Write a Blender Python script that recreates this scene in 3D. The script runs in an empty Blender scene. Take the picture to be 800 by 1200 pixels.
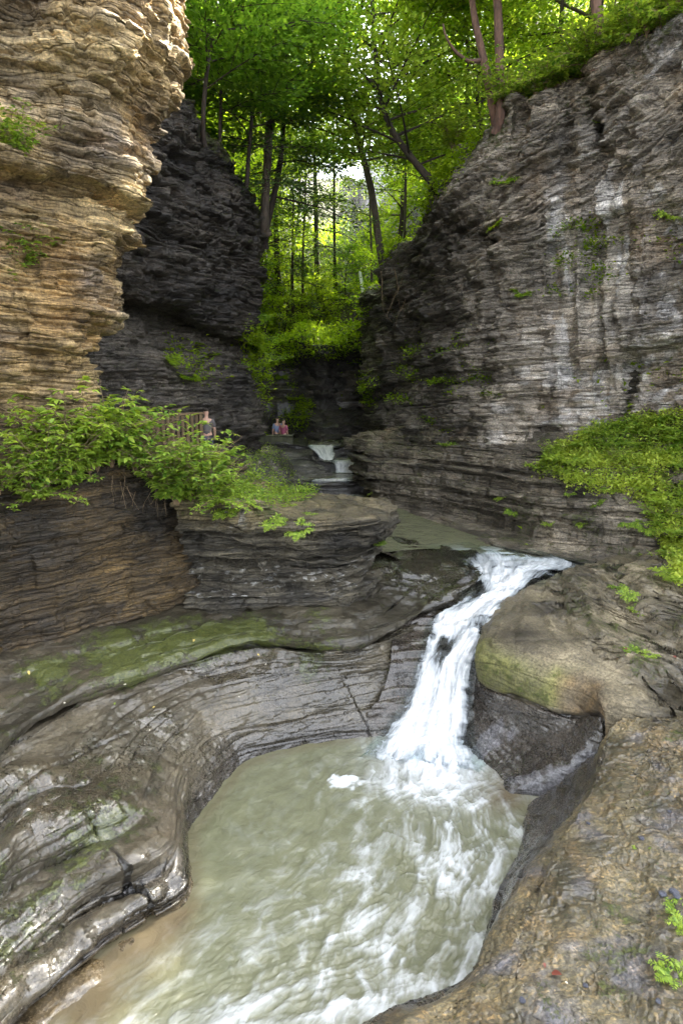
import bpy, math, random
import numpy as np
from mathutils import Vector, Matrix, Quaternion

RES = 1.0
R = math.radians
scene = bpy.context.scene
col = scene.collection
rng = np.random.RandomState(7)
random.seed(7)

# ------------------------------------------------------------------ camera
F = 700.0
PITCH = R(11.3)
CP, SP = math.cos(PITCH), math.sin(PITCH)
CZ = 6.0
CAM = np.array([0.0, 0.0, CZ])
cam_d = bpy.data.cameras.new("camera")
cam = bpy.data.objects.new("camera", cam_d); col.objects.link(cam)
cam.location = (0, 0, CZ)
cam.rotation_euler = (R(90) - PITCH, 0, 0)
cam_d.sensor_fit = 'VERTICAL'; cam_d.sensor_height = 36.0
cam_d.lens = 36.0 * F / 1200.0
cam_d.clip_end = 2000; cam_d.clip_start = 0.05
scene.camera = cam


def ray(px, py):
    a = (px - 400) / F; b = (600 - py) / F
    return np.array([a, CP + SP * b, -SP + CP * b])


def Pz(px, py, z):
    d = ray(px, py)
    return CAM + d * ((z - CZ) / d[2])


def Dy(px, py, y):
    d = ray(px, py)
    return CAM + d * (y / d[1])


# ------------------------------------------------------------------ noise
def vn(x, y, z, seed=0):
    x, y, z = np.broadcast_arrays(x, y, z)
    out = np.empty(x.shape, dtype=np.float32)
    xr, yr, zr, orr = x.reshape(-1), y.reshape(-1), z.reshape(-1), out.reshape(-1)
    U = np.uint32
    for s0 in range(0, xr.size, 65536):          # chunks that stay in the cache
        sl_ = slice(s0, s0 + 65536)
        ax = []
        for v in (xr[sl_], yr[sl_], zr[sl_]):
            f = np.floor(v); u = (v - f).astype(np.float32)
            ax.append((f.astype(np.int32).view(U), u * u * (3 - 2 * u)))
        (ix, ux), (iy, uy), (iz, uz) = ax
        hx = (ix * U(374761393), (ix + U(1)) * U(374761393))
        hy = (iy * U(668265263), (iy + U(1)) * U(668265263))
        sd = U((seed * 1274126177 + 12345) & 0xFFFFFFFF)
        hz = (iz * U(2147483629) + sd, (iz + U(1)) * U(2147483629) + sd)
        hxy = [[hx[i] + hy[j] for j in (0, 1)] for i in (0, 1)]

        def hh(i, j, k):
            h = hxy[i][j] + hz[k]
            h = (h ^ (h >> U(13))) * U(1274126177)
            h = (h ^ (h >> U(15))) * U(2246822519)
            return (h >> U(8)).astype(np.float32) * np.float32(2.0 / 16777216.0) - 1
        def lx(j, k):
            a = hh(0, j, k); return a + (hh(1, j, k) - a) * ux
        def ly(k):
            a = lx(0, k); return a + (lx(1, k) - a) * uy
        a = ly(0)
        orr[sl_] = a + (ly(1) - a) * uz
    return out


def fbm(x, y, z, octv=4, seed=0, gain=0.5):
    a, s, t = 1.0, 0.0, 0.0
    for o in range(octv):
        s = s + a * vn(x, y, z, seed + o * 17); t += a
        x, y, z = x * 2.03 + 3.1, y * 2.03 + 1.7, z * 2.03 + 5.3
        a *= gain
    return s / t


def sstep(a, b, x):
    t = np.clip((x - a) / (b - a), 0, 1)
    return t * t * (3 - 2 * t)


# irregular beds of the rock (one stack for the whole gorge, two scales)
def beds(mean, seed, lo, hi):
    r = np.random.RandomState(seed)
    t = mean * np.exp(r.normal(0, 0.55, int((hi - lo) / mean * 1.6)))
    e = lo + np.concatenate([[0], np.cumsum(t)])
    return e, r.uniform(-1, 1, len(e))


BED_C = beds(0.55, 3, -4, 60)
BED_F = beds(0.10, 5, -4, 60)
BED_M = beds(0.24, 9, -4, 60)


def bed(zz, B):
    e, v = B
    i = np.clip(np.searchsorted(e, zz) - 1, 0, len(e) - 2)
    th = e[i + 1] - e[i]
    f = np.clip((zz - e[i]) / th, 0, 1)
    return i, f, th, v[i]


# ------------------------------------------------------------------ lofting
def catmull(P, t):
    """P (n,...,3), t array in [0,n-1]"""
    n = P.shape[0]
    i = np.clip(np.floor(t).astype(int), 0, n - 2)
    u = (t - i).reshape((-1,) + (1,) * (P.ndim - 1))
    g = lambda k: P[np.clip(k, 0, n - 1)]
    p0, p1, p2, p3 = g(i - 1), g(i), g(i + 1), g(i + 2)
    m1 = (p2 - p0) * 0.5 * 0.85; m2 = (p3 - p1) * 0.5 * 0.85
    u2, u3 = u * u, u * u * u
    return (2 * u3 - 3 * u2 + 1) * p1 + (u3 - 2 * u2 + u) * m1 + (-2 * u3 + 3 * u2) * p2 + (u3 - u2) * m2


def axis_samples(P, n):
    """sample parameter along axis 0 with density following what the camera resolves"""
    mid = (P[1:] + P[:-1]) * 0.5
    L = np.linalg.norm(P[1:] - P[:-1], axis=-1)
    D = np.linalg.norm(mid - CAM, axis=-1)
    w = (L / np.maximum(D, 1.5)).reshape(L.shape[0], -1)
    w = np.percentile(w, 70, axis=1) + 1e-3
    c = np.concatenate([[0], np.cumsum(w)])
    return np.interp(np.linspace(0, c[-1], n), c, np.arange(len(c)))


def loft(G, nu, nv):
    """G: control grid [rows][cols] of 3-vectors -> (nv,nu,3), also the row/column parameters"""
    G = np.array(G, dtype=np.float64)
    nu = int(nu * RES); nv = int(nv * RES)
    tv = axis_samples(G, nv)
    tu = axis_samples(np.swapaxes(G, 0, 1), nu)
    A = catmull(G, tv)
    B = np.swapaxes(catmull(np.swapaxes(A, 0, 1), tu), 0, 1)
    return B, tv, tu


def grid_normals(P):
    du = np.gradient(P, axis=1); dv = np.gradient(P, axis=0)
    N = np.cross(du, dv)
    N /= np.linalg.norm(N, axis=-1, keepdims=True) + 1e-9
    c = ((CAM - P) * N).sum(-1)
    if np.median(c) < 0:
        N = -N
    return N


def mesh_grid(name, P, mats, attrs=None, colr=None, smooth=True, uv=None):
    nv, nu = P.shape[:2]
    me = bpy.data.meshes.new(name)
    me.vertices.add(nu * nv)
    me.vertices.foreach_set("co", P.reshape(-1).astype(np.float32))
    idx = np.arange(nu * nv).reshape(nv, nu)
    q = np.stack([idx[:-1, :-1], idx[:-1, 1:], idx[1:, 1:], idx[1:, :-1]], -1).reshape(-1, 4)
    # orient towards the camera side
    N = np.cross(P[:-1, 1:] - P[:-1, :-1], P[1:, :-1] - P[:-1, :-1])
    if np.median(((CAM - P[:-1, :-1]) * N).sum(-1)) < 0:
        q = q[:, ::-1]
    fill(me, q, 4)
    if smooth:
        me.polygons.foreach_set("use_smooth", np.ones(len(q), dtype=bool))
    add_attrs(me, attrs, colr)
    if uv is not None:
        l = me.uv_layers.new(name="UVMap")
        l.data.foreach_set("uv", uv.reshape(-1, 2)[q.reshape(-1)].astype(np.float32).reshape(-1))
    for m in (mats if isinstance(mats, (list, tuple)) else [mats]):
        me.materials.append(m)
    return me


def fill(me, q, k):
    n = len(q)
    me.loops.add(n * k)
    me.loops.foreach_set("vertex_index", np.ascontiguousarray(q).reshape(-1).astype(np.int32))
    me.polygons.add(n)
    me.polygons.foreach_set("loop_start", np.arange(0, n * k, k, dtype=np.int32))
    me.polygons.foreach_set("loop_total", np.full(n, k, dtype=np.int32))
    me.update(calc_edges=True)


def add_attrs(me, attrs, colr):
    for k, a in (attrs or {}).items():
        at = me.attributes.new(k, 'FLOAT', 'POINT')
        at.data.foreach_set("value", np.asarray(a, dtype=np.float32).reshape(-1))
    if colr is not None:
        at = me.attributes.new("Col", 'FLOAT_COLOR', 'POINT')
        c = np.concatenate([colr.reshape(-1, 3), np.ones((colr.reshape(-1, 3).shape[0], 1))], 1)
        at.data.foreach_set("color", c.astype(np.float32).reshape(-1))


def link(name, me, parent=None):
    o = bpy.data.objects.new(name, me); col.objects.link(o)
    if parent: o.parent = parent
    return o


def tag(o, label=None, cat=None, group=None, kind=None):
    if label: o['label'] = label
    if cat: o['category'] = cat
    if group: o['group'] = group
    if kind: o['kind'] = kind
    return o


# ------------------------------------------------------------------ materials
def new_mat(name):
    m = bpy.data.materials.new(name); m.use_nodes = True
    nt = m.node_tree
    for n in list(nt.nodes): nt.nodes.remove(n)
    out = nt.nodes.new('ShaderNodeOutputMaterial')
    return m, nt, out


def nd(nt, t, **kw):
    n = nt.nodes.new(t)
    for k, v in kw.items():
        if k.startswith('i_'):
            n.inputs[k[2:].replace('_', ' ')].default_value = v
        else:
            setattr(n, k, v)
    return n


def ramp(nt, fac, stops):
    r = nt.nodes.new('ShaderNodeValToRGB')
    el = r.color_ramp.elements
    while len(el) < len(stops): el.new(0.5)
    for e, (p, c) in zip(el, stops):
        e.position = p
        e.color = (c, c, c, 1) if isinstance(c, (int, float)) else (*c, 1)
    nt.links.new(fac, r.inputs[0])
    return r.outputs[0]


def math_n(nt, op, a, b=None, clamp=False):
    n = nt.nodes.new('ShaderNodeMath'); n.operation = op; n.use_clamp = clamp
    for i, v in enumerate((a, b)):
        if v is None: continue
        if isinstance(v, (int, float)): n.inputs[i].default_value = v
        else: nt.links.new(v, n.inputs[i])
    return n.outputs[0]


def mix(nt, fac, a, b, mode='MIX'):
    n = nt.nodes.new('ShaderNodeMix'); n.data_type = 'RGBA'; n.blend_type = mode
    for k, v in ((0, fac), (6, a), (7, b)):
        s = n.inputs[k]
        if isinstance(v, (int, float)):
            s.default_value = v if k == 0 else (v, v, v, 1)
        elif isinstance(v, tuple): s.default_value = (*v, 1)
        else: nt.links.new(v, s)
    return n.outputs[2]


def noise_tex(nt, vec, scale, det=4, rough=0.6, dist=0.0):
    n = nd(nt, 'ShaderNodeTexNoise'); n.inputs['Scale'].default_value = scale
    n.inputs['Detail'].default_value = det; n.inputs['Roughness'].default_value = rough
    n.inputs['Distortion'].default_value = dist
    nt.links.new(vec, n.inputs['Vector'])
    return n.outputs['Fac']


def mapping(nt, vec, sc, rot=(0, 0, 0)):
    n = nd(nt, 'ShaderNodeMapping'); n.inputs['Scale'].default_value = sc; n.inputs['Rotation'].default_value = rot
    nt.links.new(vec, n.inputs['Vector'])
    return n.outputs[0]


ALB = 0.82


def rock_material(name, bump=1.0, strata=0.6, contrast=1.0, fine=22.0, slabs=(0.8, 5.5), slab_k=1.0, fleck=0.0):
    m, nt, out = new_mat(name)
    tc = nd(nt, 'ShaderNodeTexCoord').outputs['Object']
    colA = nd(nt, 'ShaderNodeAttribute', attribute_name='Col').outputs['Color']
    wet = nd(nt, 'ShaderNodeAttribute', attribute_name='wet').outputs['Fac']
    moss = nd(nt, 'ShaderNodeAttribute', attribute_name='moss').outputs['Fac']
    vs = mapping(nt, tc, (1.3, 1.3, 26))
    n1 = noise_tex(nt, vs, 1.0, 6, 0.65, 0.3)
    vs2 = mapping(nt, tc, (3.5, 3.5, 60))
    n1b = noise_tex(nt, vs2, 1.0, 5, 0.7, 0.4)
    n2 = noise_tex(nt, tc, 1.6, 7, 0.62)
    n3 = noise_tex(nt, tc, fine, 6, 0.7)
    vor = nd(nt, 'ShaderNodeTexVoronoi', feature='DISTANCE_TO_EDGE'); vor.inputs['Scale'].default_value = 1.0
    nt.links.new(mapping(nt, tc, (2.2, 2.2, 9)), vor.inputs['Vector'])
    # irregular flat blocks of bedded shale, two sizes
    wn = nd(nt, 'ShaderNodeTexNoise'); wn.inputs['Scale'].default_value = 1.1; wn.inputs['Detail'].default_value = 5
    nt.links.new(tc, wn.inputs['Vector'])
    wadd = nd(nt, 'ShaderNodeVectorMath', operation='MULTIPLY_ADD'); wadd.inputs[1].default_value = (0.5, 0.5, 0.16)
    nt.links.new(wn.outputs['Color'], wadd.inputs[0]); nt.links.new(tc, wadd.inputs[2])
    def slabtex(a, b):
        mp = mapping(nt, wadd.outputs[0], (a, a, b))
        e = nd(nt, 'ShaderNodeTexVoronoi', feature='DISTANCE_TO_EDGE'); e.inputs['Scale'].default_value = 1.0; nt.links.new(mp, e.inputs['Vector'])
        f = nd(nt, 'ShaderNodeTexVoronoi', feature='F1'); f.inputs['Scale'].default_value = 1.0; nt.links.new(mp, f.inputs['Vector'])
        sp = nd(nt, 'ShaderNodeSeparateColor'); nt.links.new(f.outputs['Color'], sp.inputs[0])
        return ramp(nt, e.outputs['Distance'], [(0.0, 0.0), (0.045, 0.75), (0.12, 1.0)]), sp.outputs[0]
    eA, cA = slabtex(slabs[0], slabs[1]); eB, cB = slabtex(slabs[0] * 2.6, slabs[1] * 3.0)
    k = contrast
    f1 = ramp(nt, n1, [(0.30, 1 - 0.55 * k), (0.52, 1.0), (0.72, 1 + 0.55 * k)])
    f2 = ramp(nt, n2, [(0.30, 1 - 0.45 * k), (0.5, 1.0), (0.7, 1 + 0.4 * k)])
    f3 = ramp(nt, n3, [(0.34, 1 - 0.6 * k), (0.5, 1.0), (0.68, 1 + 0.7 * k)])
    c = mix(nt, strata, colA, mix(nt, 1.0, colA, f1, 'MULTIPLY'))
    c = mix(nt, 1.0, c, f2, 'MULTIPLY')
    c = mix(nt, 1.0, c, f3, 'MULTIPLY')
    c = mix(nt, slab_k, c, mix(nt, 1.0, c, ramp(nt, cA, [(0.0, 0.72), (1.0, 1.3)]), 'MULTIPLY'))
    c = mix(nt, slab_k, c, mix(nt, 1.0, c, ramp(nt, cB, [(0.0, 0.70), (1.0, 1.35)]), 'MULTIPLY'))
    c = mix(nt, slab_k, c, mix(nt, 1.0, c, ramp(nt, eA, [(0.0, 0.50), (0.7, 1.0)]), 'MULTIPLY'))
    c = mix(nt, slab_k, c, mix(nt, 1.0, c, ramp(nt, eB, [(0.0, 0.82), (0.7, 1.0)]), 'MULTIPLY'))
    if fleck:
        fv = nd(nt, 'ShaderNodeTexVoronoi', feature='F1'); fv.inputs['Scale'].default_value = 1.0
        nt.links.new(mapping(nt, wadd.outputs[0], (34, 48, 34)), fv.inputs['Vector'])
        sp = nd(nt, 'ShaderNodeSeparateColor'); nt.links.new(fv.outputs['Color'], sp.inputs[0])
        c = mix(nt, fleck, c, mix(nt, 1.0, c, ramp(nt, sp.outputs[0], [(0.0, (0.45, 0.45, 0.5)), (0.5, (1, 1, 1)), (0.85, (1.2, 1.1, 0.9)), (1.0, (2.2, 1.9, 1.5))]), 'MULTIPLY'))
    c = mix(nt, 1.0, c, (ALB, ALB, ALB), 'MULTIPLY')
    # moss
    nm = noise_tex(nt, tc, 7.0, 6, 0.7)
    mm = math_n(nt, 'ADD', moss, math_n(nt, 'MULTIPLY', math_n(nt, 'SUBTRACT', nm, 0.5), 1.7))
    mm = math_n(nt, 'ADD', mm, math_n(nt, 'MULTIPLY', math_n(nt, 'SUBTRACT', n3, 0.5), 1.3))
    mm = ramp(nt, mm, [(0.42, 0.0), (0.56, 0.9)])
    mossc = ramp(nt, noise_tex(nt, tc, 30, 3), [(0.35, (0.028, 0.042, 0.006)), (0.65, (0.10, 0.112, 0.018))])
    c = mix(nt, mm, c, mossc)
    # wet rock is darker
    c = mix(nt, math_n(nt, 'MULTIPLY', wet, 0.5), c, (0.01, 0.009, 0.007))
    b = nd(nt, 'ShaderNodeBsdfPrincipled')
    nt.links.new(c, b.inputs['Base Color'])
    rg = ramp(nt, n2, [(0.3, 0.55), (0.7, 0.9)])
    rw = ramp(nt, n3, [(0.35, 0.12), (0.7, 0.38)])
    nt.links.new(mix(nt, wet, rg, rw), b.inputs['Roughness'])
    b.inputs['Specular IOR Level'].default_value = 0.5
    nt.links.new(math_n(nt, 'MULTIPLY', wet, 0.7), b.inputs['Coat Weight']); b.inputs['Coat Roughness'].default_value = 0.16
    # bump
    h = math_n(nt, 'ADD', math_n(nt, 'MULTIPLY', n1, 1.3 * strata), math_n(nt, 'MULTIPLY', n1b, 0.45 * strata))
    h = math_n(nt, 'ADD', h, math_n(nt, 'MULTIPLY', n3, 0.35))
    h = math_n(nt, 'ADD', h, math_n(nt, 'MULTIPLY', ramp(nt, vor.outputs['Distance'], [(0.0, 0.0), (0.06, 1.0)]), 0.12 * strata))
    h = math_n(nt, 'ADD', h, math_n(nt, 'MULTIPLY', mm, 0.3))
    h = math_n(nt, 'ADD', h, math_n(nt, 'MULTIPLY', math_n(nt, 'ADD', eA, math_n(nt, 'MULTIPLY', cA, 0.9)), 0.9 * slab_k))
    h = math_n(nt, 'ADD', h, math_n(nt, 'MULTIPLY', math_n(nt, 'ADD', eB, math_n(nt, 'MULTIPLY', cB, 0.8)), 0.45 * slab_k))
    bp = nd(nt, 'ShaderNodeBump'); bp.inputs['Strength'].default_value = 0.9
    bp.inputs['Distance'].default_value = 0.07 * bump
    nt.links.new(h, bp.inputs['Height'])
    nt.links.new(bp.outputs[0], b.inputs['Normal'])
    nt.links.new(b.outputs[0], out.inputs[0])
    return m


M_ROCK = rock_material('bedded_rock', slabs=(0.65, 5.5), slab_k=0.9)
M_SMOOTH = rock_material('water_worn_rock', bump=0.5, strata=0.18, contrast=0.95, fine=26.0, slabs=(0.45, 2.4), slab_k=0.55)
M_COBBLY = rock_material('pitted_rock', bump=0.38, strata=0.10, contrast=1.0, fine=38.0, slabs=(1.3, 4.0), slab_k=0.2, fleck=0.8)


def simple_mat(name, c, rough=0.8, bump=0.0, scale=20, c2=None):
    m, nt, out = new_mat(name)
    b = nd(nt, 'ShaderNodeBsdfPrincipled')
    tc = nd(nt, 'ShaderNodeTexCoord').outputs['Object']
    n = noise_tex(nt, mapping(nt, tc, (1, 1, 0.25)), scale, 5, 0.65)
    c2 = c2 or tuple(x * 0.5 for x in c)
    nt.links.new(ramp(nt, n, [(0.3, c2), (0.65, c)]), b.inputs['Base Color'])
    b.inputs['Roughness'].default_value = rough
    if bump:
        bp = nd(nt, 'ShaderNodeBump'); bp.inputs['Distance'].default_value = bump
        nt.links.new(n, bp.inputs['Height']); nt.links.new(bp.outputs[0], b.inputs['Normal'])
    nt.links.new(b.outputs[0], out.inputs[0])
    return m


def leaf_mat(name, c1, c2, trans=0.5, rough=0.5):
    m, nt, out = new_mat(name)
    at = nd(nt, 'ShaderNodeAttribute', attribute_name='tint').outputs['Fac']
    info = nd(nt, 'ShaderNodeObjectInfo').outputs['Random']
    v = math_n(nt, 'ADD', at, math_n(nt, 'MULTIPLY', math_n(nt, 'SUBTRACT', info, 0.5), 0.35))
    c = ramp(nt, v, [(0.0, c1), (1.0, c2)])
    b = nd(nt, 'ShaderNodeBsdfPrincipled'); nt.links.new(c, b.inputs['Base Color'])
    b.inputs['Roughness'].default_value = rough
    b.inputs['Specular IOR Level'].default_value = 0.35
    t = nd(nt, 'ShaderNodeBsdfTranslucent')
    nt.links.new(mix(nt, 1.0, c, (1.6, 1.5, 0.75), 'MULTIPLY'), t.inputs['Color'])
    s = nd(nt, 'ShaderNodeMixShader'); s.inputs[0].default_value = trans
    nt.links.new(b.outputs[0], s.inputs[1]); nt.links.new(t.outputs[0], s.inputs[2])
    nt.links.new(s.outputs[0], out.inputs[0])
    return m


# ------------------------------------------------------------------ rock surfaces
def displace(P, A=0.25, terr=0.6, big=0.3, rough=0.05, dip=(0.0, 0.0), fineA=0.35, mask=None, seed=0, bigf=0.35, block=0.6, cont=0.35, zwarp=None, medA=0.6):
    """bedding ledges pushed out of steep faces, small steps cut into gentle ones"""
    N = grid_normals(P)
    x, y, z = P[..., 0], P[..., 1], P[..., 2]
    if mask is None: mask = 1.0
    mk = mask if np.ndim(mask) == 0 else mask[..., None]
    # broad shape
    d = big * fbm(x * bigf, y * bigf, z * bigf * 1.3, 4, 11 + seed)
    P = P + N * (d * 1.0)[..., None] * mk
    x, y, z = P[..., 0], P[..., 1], P[..., 2]
    zz = z + dip[0] * x + dip[1] * y + 0.12 * fbm(x * 0.4, y * 0.4, z * 0.1, 3, 31 + seed)
    if zwarp is not None: zz = zz + zwarp(x, y, z)
    steep = 1 - N[..., 2] ** 2
    nh = N.copy(); nh[..., 2] *= 0.15
    nh /= np.linalg.norm(nh, axis=-1, keepdims=True) + 1e-6
    tot = 0
    xa = x * 0.87 + y * 0.49; ya = y * 0.87 - x * 0.49
    xa = xa + 0.10 * vn(x * 2.3, y * 2.3, z * 2.3, 57); ya = ya + 0.10 * vn(x * 2.3, y * 2.3, z * 2.3, 58)
    for B, amp, fr, sd in ((BED_C, 0.9, 0.55, 41), (BED_M, medA, 1.1, 43), (BED_F, fineA, 2.4, 47)):
        i, f, th, v = bed(zz, B)
        bl = vn(x * fr, y * fr, i * 7.31, sd + seed)
        sh = v * 37.7
        ca = np.floor(xa * fr * 1.5 + sh); cb = np.floor(ya * fr * 1.5 - sh)
        cell = vn(ca + .0, cb + .0, i * 1.0, sd + 3 + seed)
        ex = np.minimum(np.abs(xa * fr * 1.5 + sh - ca - .5), .5); ey = np.minimum(np.abs(ya * fr * 1.5 - sh - cb - .5), .5)
        edge_ = np.maximum(ex, ey)                     # 0.5 at the joint
        nk = np.clip(0.55 + 0.9 * vn(x * fr * .8, y * fr * .8, i * 3.1, sd + 9), 0, 1.2)
        prof = (-0.6 * np.exp(-(f * th / 0.035) ** 2) - 0.2 * np.exp(-((1 - f) * th / 0.02) ** 2)) * nk
        prof = prof - 0.25 * block * sstep(0.44, 0.5, edge_)
        tot = tot + amp * ((cont - .15 * block) * v + 0.75 * bl * (1 - block) + 0.85 * cell * block + prof)
    tot = tot + 0.35 * fbm(x * 2.5, y * 2.5, z * 6, 3, 61 + seed)
    P = P + nh * (A * tot * np.sqrt(np.clip(steep, 0, 1)))[..., None] * mk
    # stepping of gentle slopes
    if terr > 0:
        for B, w in ((BED_M, 0.55), (BED_F, 1.0)):
            i, f, th, v = bed(zz, B)
            g = sstep(0.62, 1.0, f)
            k = terr * w * np.clip(1.4 * (1 - steep) + 0.35, 0, 1)
            mm = mask if np.ndim(mask) == 0 else mask
            P[..., 2] += (g - f) * th * k * mm
    x, y, z = P[..., 0], P[..., 1], P[..., 2]
    P = P + N * (rough * fbm(x * 5, y * 5, z * 7, 4, 71 + seed))[..., None]
    return P


def blob(P, c, r):
    d2 = ((P - np.array(c)) ** 2).sum(-1)
    return np.exp(-d2 / (r * r))


def lerp3(a, b, t):
    return np.array(a) * (1 - t[..., None]) + np.array(b) * t[..., None]


SURF = []


def rock_obj(name, P, colr, wet, moss, mat, label):
    SURF.append((name, P))
    me = mesh_grid(name, P, mat, {'wet': np.broadcast_to(wet, P.shape[:2]), 'moss': np.broadcast_to(moss, P.shape[:2])}, colr)
    return tag(link(name, me), label, None, None, 'structure')


def patchy(P, f=1.2, seed=0, zf=1.0, o=4):
    return 0.5 + 0.9 * fbm(P[..., 0] * f, P[..., 1] * f, P[..., 2] * f * zf, o, 100 + seed)


# ---- 1. left bench: the curved bowl wall, the grey slope and the mossy bench
ST = [
    [(-20, 1330, 0), (-120, 1270, .55), (-250, 1200, .95), (-350, 1140, 1.30), (-362, 1105, 1.52), (-520, 1000, 1.8)],
    [(48, 1195, 0), (5, 1135, .55), (-60, 1060, .95), (-120, 985, 1.30), (-126, 955, 1.52), (-190, 870, 1.8)],
    [(130, 1125, 0), (92, 1055, .50), (35, 985, .90), (-35, 915, 1.30), (-40, 893, 1.52), (-70, 815, 1.8)],
    [(226, 1062, 0), (196, 1000, .50), (120, 930, .92), (20, 864, 1.30), (18, 846, 1.52), (0, 772, 1.8)],
    [(226, 975, 0), (212, 905, .50), (170, 858, .95), (98, 818, 1.30), (98, 803, 1.52), (88, 748, 1.8)],
    [(285, 897, 0), (262, 858, .50), (240, 818, .95), (195, 784, 1.30), (195, 770, 1.52), (165, 724, 1.8)],
    [(350, 877, 0), (338, 838, .50), (322, 800, .92), (296, 758, 1.30), (298, 742, 1.52), (240, 706, 1.8)],
    [(410, 867, 0), (410, 822, .50), (402, 790, .85), (385, 764, 1.30), (388, 750, 1.50), (335, 711, 1.8)],
    [(455, 862, 0), (468, 808, .55), (462, 782, .85), (440, 752, 1.30), (443, 737, 1.50), (410, 700, 1.8)],
    [(487, 840, .1), (487, 780, .75), (487, 755, 1.0), (487, 728, 1.35), (489, 712, 1.55), (440, 680, 1.85)],
    [(515, 745, 1.2), (520, 722, 1.4), (522, 712, 1.5), (530, 698, 1.65), (532, 688, 1.85), (460, 664, 1.98)],
    [(562, 700, 1.55), (562, 692, 1.68), (560, 686, 1.78), (556, 678, 1.92), (556, 670, 2.05), (470, 645, 2.12)],
    [(600, 672, 1.9), (580, 664, 1.97), (570, 660, 2.02), (550, 652, 2.08), (545, 646, 2.13), (470, 628, 2.2)],
]
rows = []
base = np.array([[Pz(*p) for p in s] for s in ST])            # (13,6,3)
under = base[:, 0] + (base[:, 0] - base[:, 2]) * 0.35; under[:, 2] -= 0.7
back = base[:, 5] + (base[:, 5] - base[:, 3]) * np.array([1.2, 1.2, 0]); back[:, 2] = 1.95
G = np.concatenate([under[:, None], base, back[:, None]], 1).swapaxes(0, 1)   # rows x cols
P, tv, tu = loft(G, 1000, 520)
TV = np.broadcast_to(tv[:, None], P.shape[:2]); TU = np.broadcast_to(tu[None, :], P.shape[:2])
N0 = grid_normals(P)
# rounded step above the crack, undercut beneath it
x, y, z = P[..., 0], P[..., 1], P[..., 2]
wob = 0.16 * fbm(x * 0.9, y * 0.9, 0 * z, 3, 5)
crack = np.exp(-((TV - (4.25 + wob)) / 0.09) ** 2)
lipb = np.exp(-((TV - (4.75 + wob)) / 0.28) ** 2)
P = P - N0 * (0.26 * crack)[..., None] + N0 * (.10 * lipb * (1 + .6 * vn(x * 1.5, y * 1.5, 0 * x, 6)))[..., None]
# curved layers of the bowl wall (thin beds standing slightly proud)
smooth_zone = sstep(4.5, 3.8, TV) * sstep(2.6, 4.2, TU)
lay = z + 0.15 * fbm(x * 0.5, y * 0.5, 0 * z, 2, 77)
i_, f_, th_, v_ = bed(lay * 1.0, BED_M)
P = P + N0 * ((0.07 * v_ - 0.10 * np.exp(-(f_ * th_ / 0.03) ** 2)) * sstep(4.3, 3.9, TV) * (0.35 + 0.65 * sstep(3.2, 2.2, TU)))[..., None]
# big rolled lobes in the near left corner
near = sstep(3.4, 2.2, TU) * sstep(4.6, 3.6, TV)
rp = TV * 1.45 + 0.55 * fbm(x * 0.9, y * 0.9, z * .9, 3, 15) + .12 * TU
rf = rp - np.floor(rp)
rolls = np.sqrt(np.clip(np.sin(math.pi * rf), 0, 1)) * (0.7 + .5 * vn(np.floor(rp) * 3.3, x * .8, y * .8, 16))
P = P + N0 * ((rolls - 0.55) * 0.46 * near)[..., None]
# thin worn beds that break off in steps on the slope
rp2 = TV * 5.0 + .9 * fbm(x * 0.7, y * 0.7, 0 * x, 4, 18)
sawt = rp2 * .55 - np.floor(rp2 * .55)
P = P + N0 * (0.045 * sawt ** 1.5 * (1 - .6 * near) * sstep(.8, 1.4, TV) * np.clip(.5 + vn(x * .9, y * .9, 0 * x, 19), 0, 1.2))[..., None]
# straight joint cracks
def joint(P, a, b, w=0.02, depth=0.06):
    a = Pz(*a)[:2]; b = Pz(*b)[:2]
    d = b - a; L = np.hypot(*d); t = ((P[..., 0] - a[0]) * d[0] + (P[..., 1] - a[1]) * d[1]) / L / L
    s = ((P[..., 0] - a[0]) * d[1] - (P[..., 1] - a[1]) * d[0]) / L
    s = s + 0.05 * vn(P[..., 0] * 4, P[..., 1] * 4, P[..., 2] * 0, 3)
    return depth * np.exp(-(s / w) ** 2) * sstep(-0.05, 0.05, t) * sstep(1.05, 0.95, t)
jc = joint(P, (80, 935, .95), (195, 1095, .05), 0.030, 0.075) + joint(P, (398, 790, .9), (440, 865, .05), 0.015, 0.05) + joint(P, (60, 905, 1.0), (150, 845, 1.2), 0.02, 0.05)
P = P - N0 * jc[..., None]
P = displace(P, A=0.07, terr=0.28, big=0.16, rough=0.03, mask=1 - 0.4 * smooth_zone, bigf=0.9, dip=(.04, -.05), fineA=.0, medA=.35, block=.35)
x, y, z = P[..., 0], P[..., 1], P[..., 2]
pt = patchy(P, 0.9, 1)
grey = sstep(4.35, 4.1, TV)
cgrey = lerp3((0.030, 0.024, 0.014), (0.20, 0.168, 0.11), np.clip(pt, 0, 1))
cbench = lerp3((0.025, 0.020, 0.010), (0.085, 0.072, 0.045), np.clip(pt, 0, 1))
c = cbench * (1 - grey[..., None]) + cgrey * grey[..., None]
brn = np.clip(patchy(P, 0.9, 9) * 1.7 - 0.3, 0, 1) * sstep(7.5, 3.0, TU) * 0.75
c = c * (1 - brn[..., None]) + np.array((0.10, 0.078, 0.048)) * brn[..., None]
lowdark = sstep(0.42, 0.1, z) * sstep(8.9, 8.0, TU)
c = c * (1 - 0.55 * lowdark[..., None]) + np.array((0.06, 0.05, 0.05)) * 0.55 * lowdark[..., None]
c = c * (1 - 0.85 * crack[..., None] - 0.0)
c = c * (1 - 0.8 * np.clip(jc / 0.06, 0, 1)[..., None])
silt = sstep(0.16, 0.02, z) * sstep(4.2, 3.2, TU)
c = c * (1 - silt[..., None]) + np.array((0.22, 0.16, 0.08)) * silt[..., None]
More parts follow.
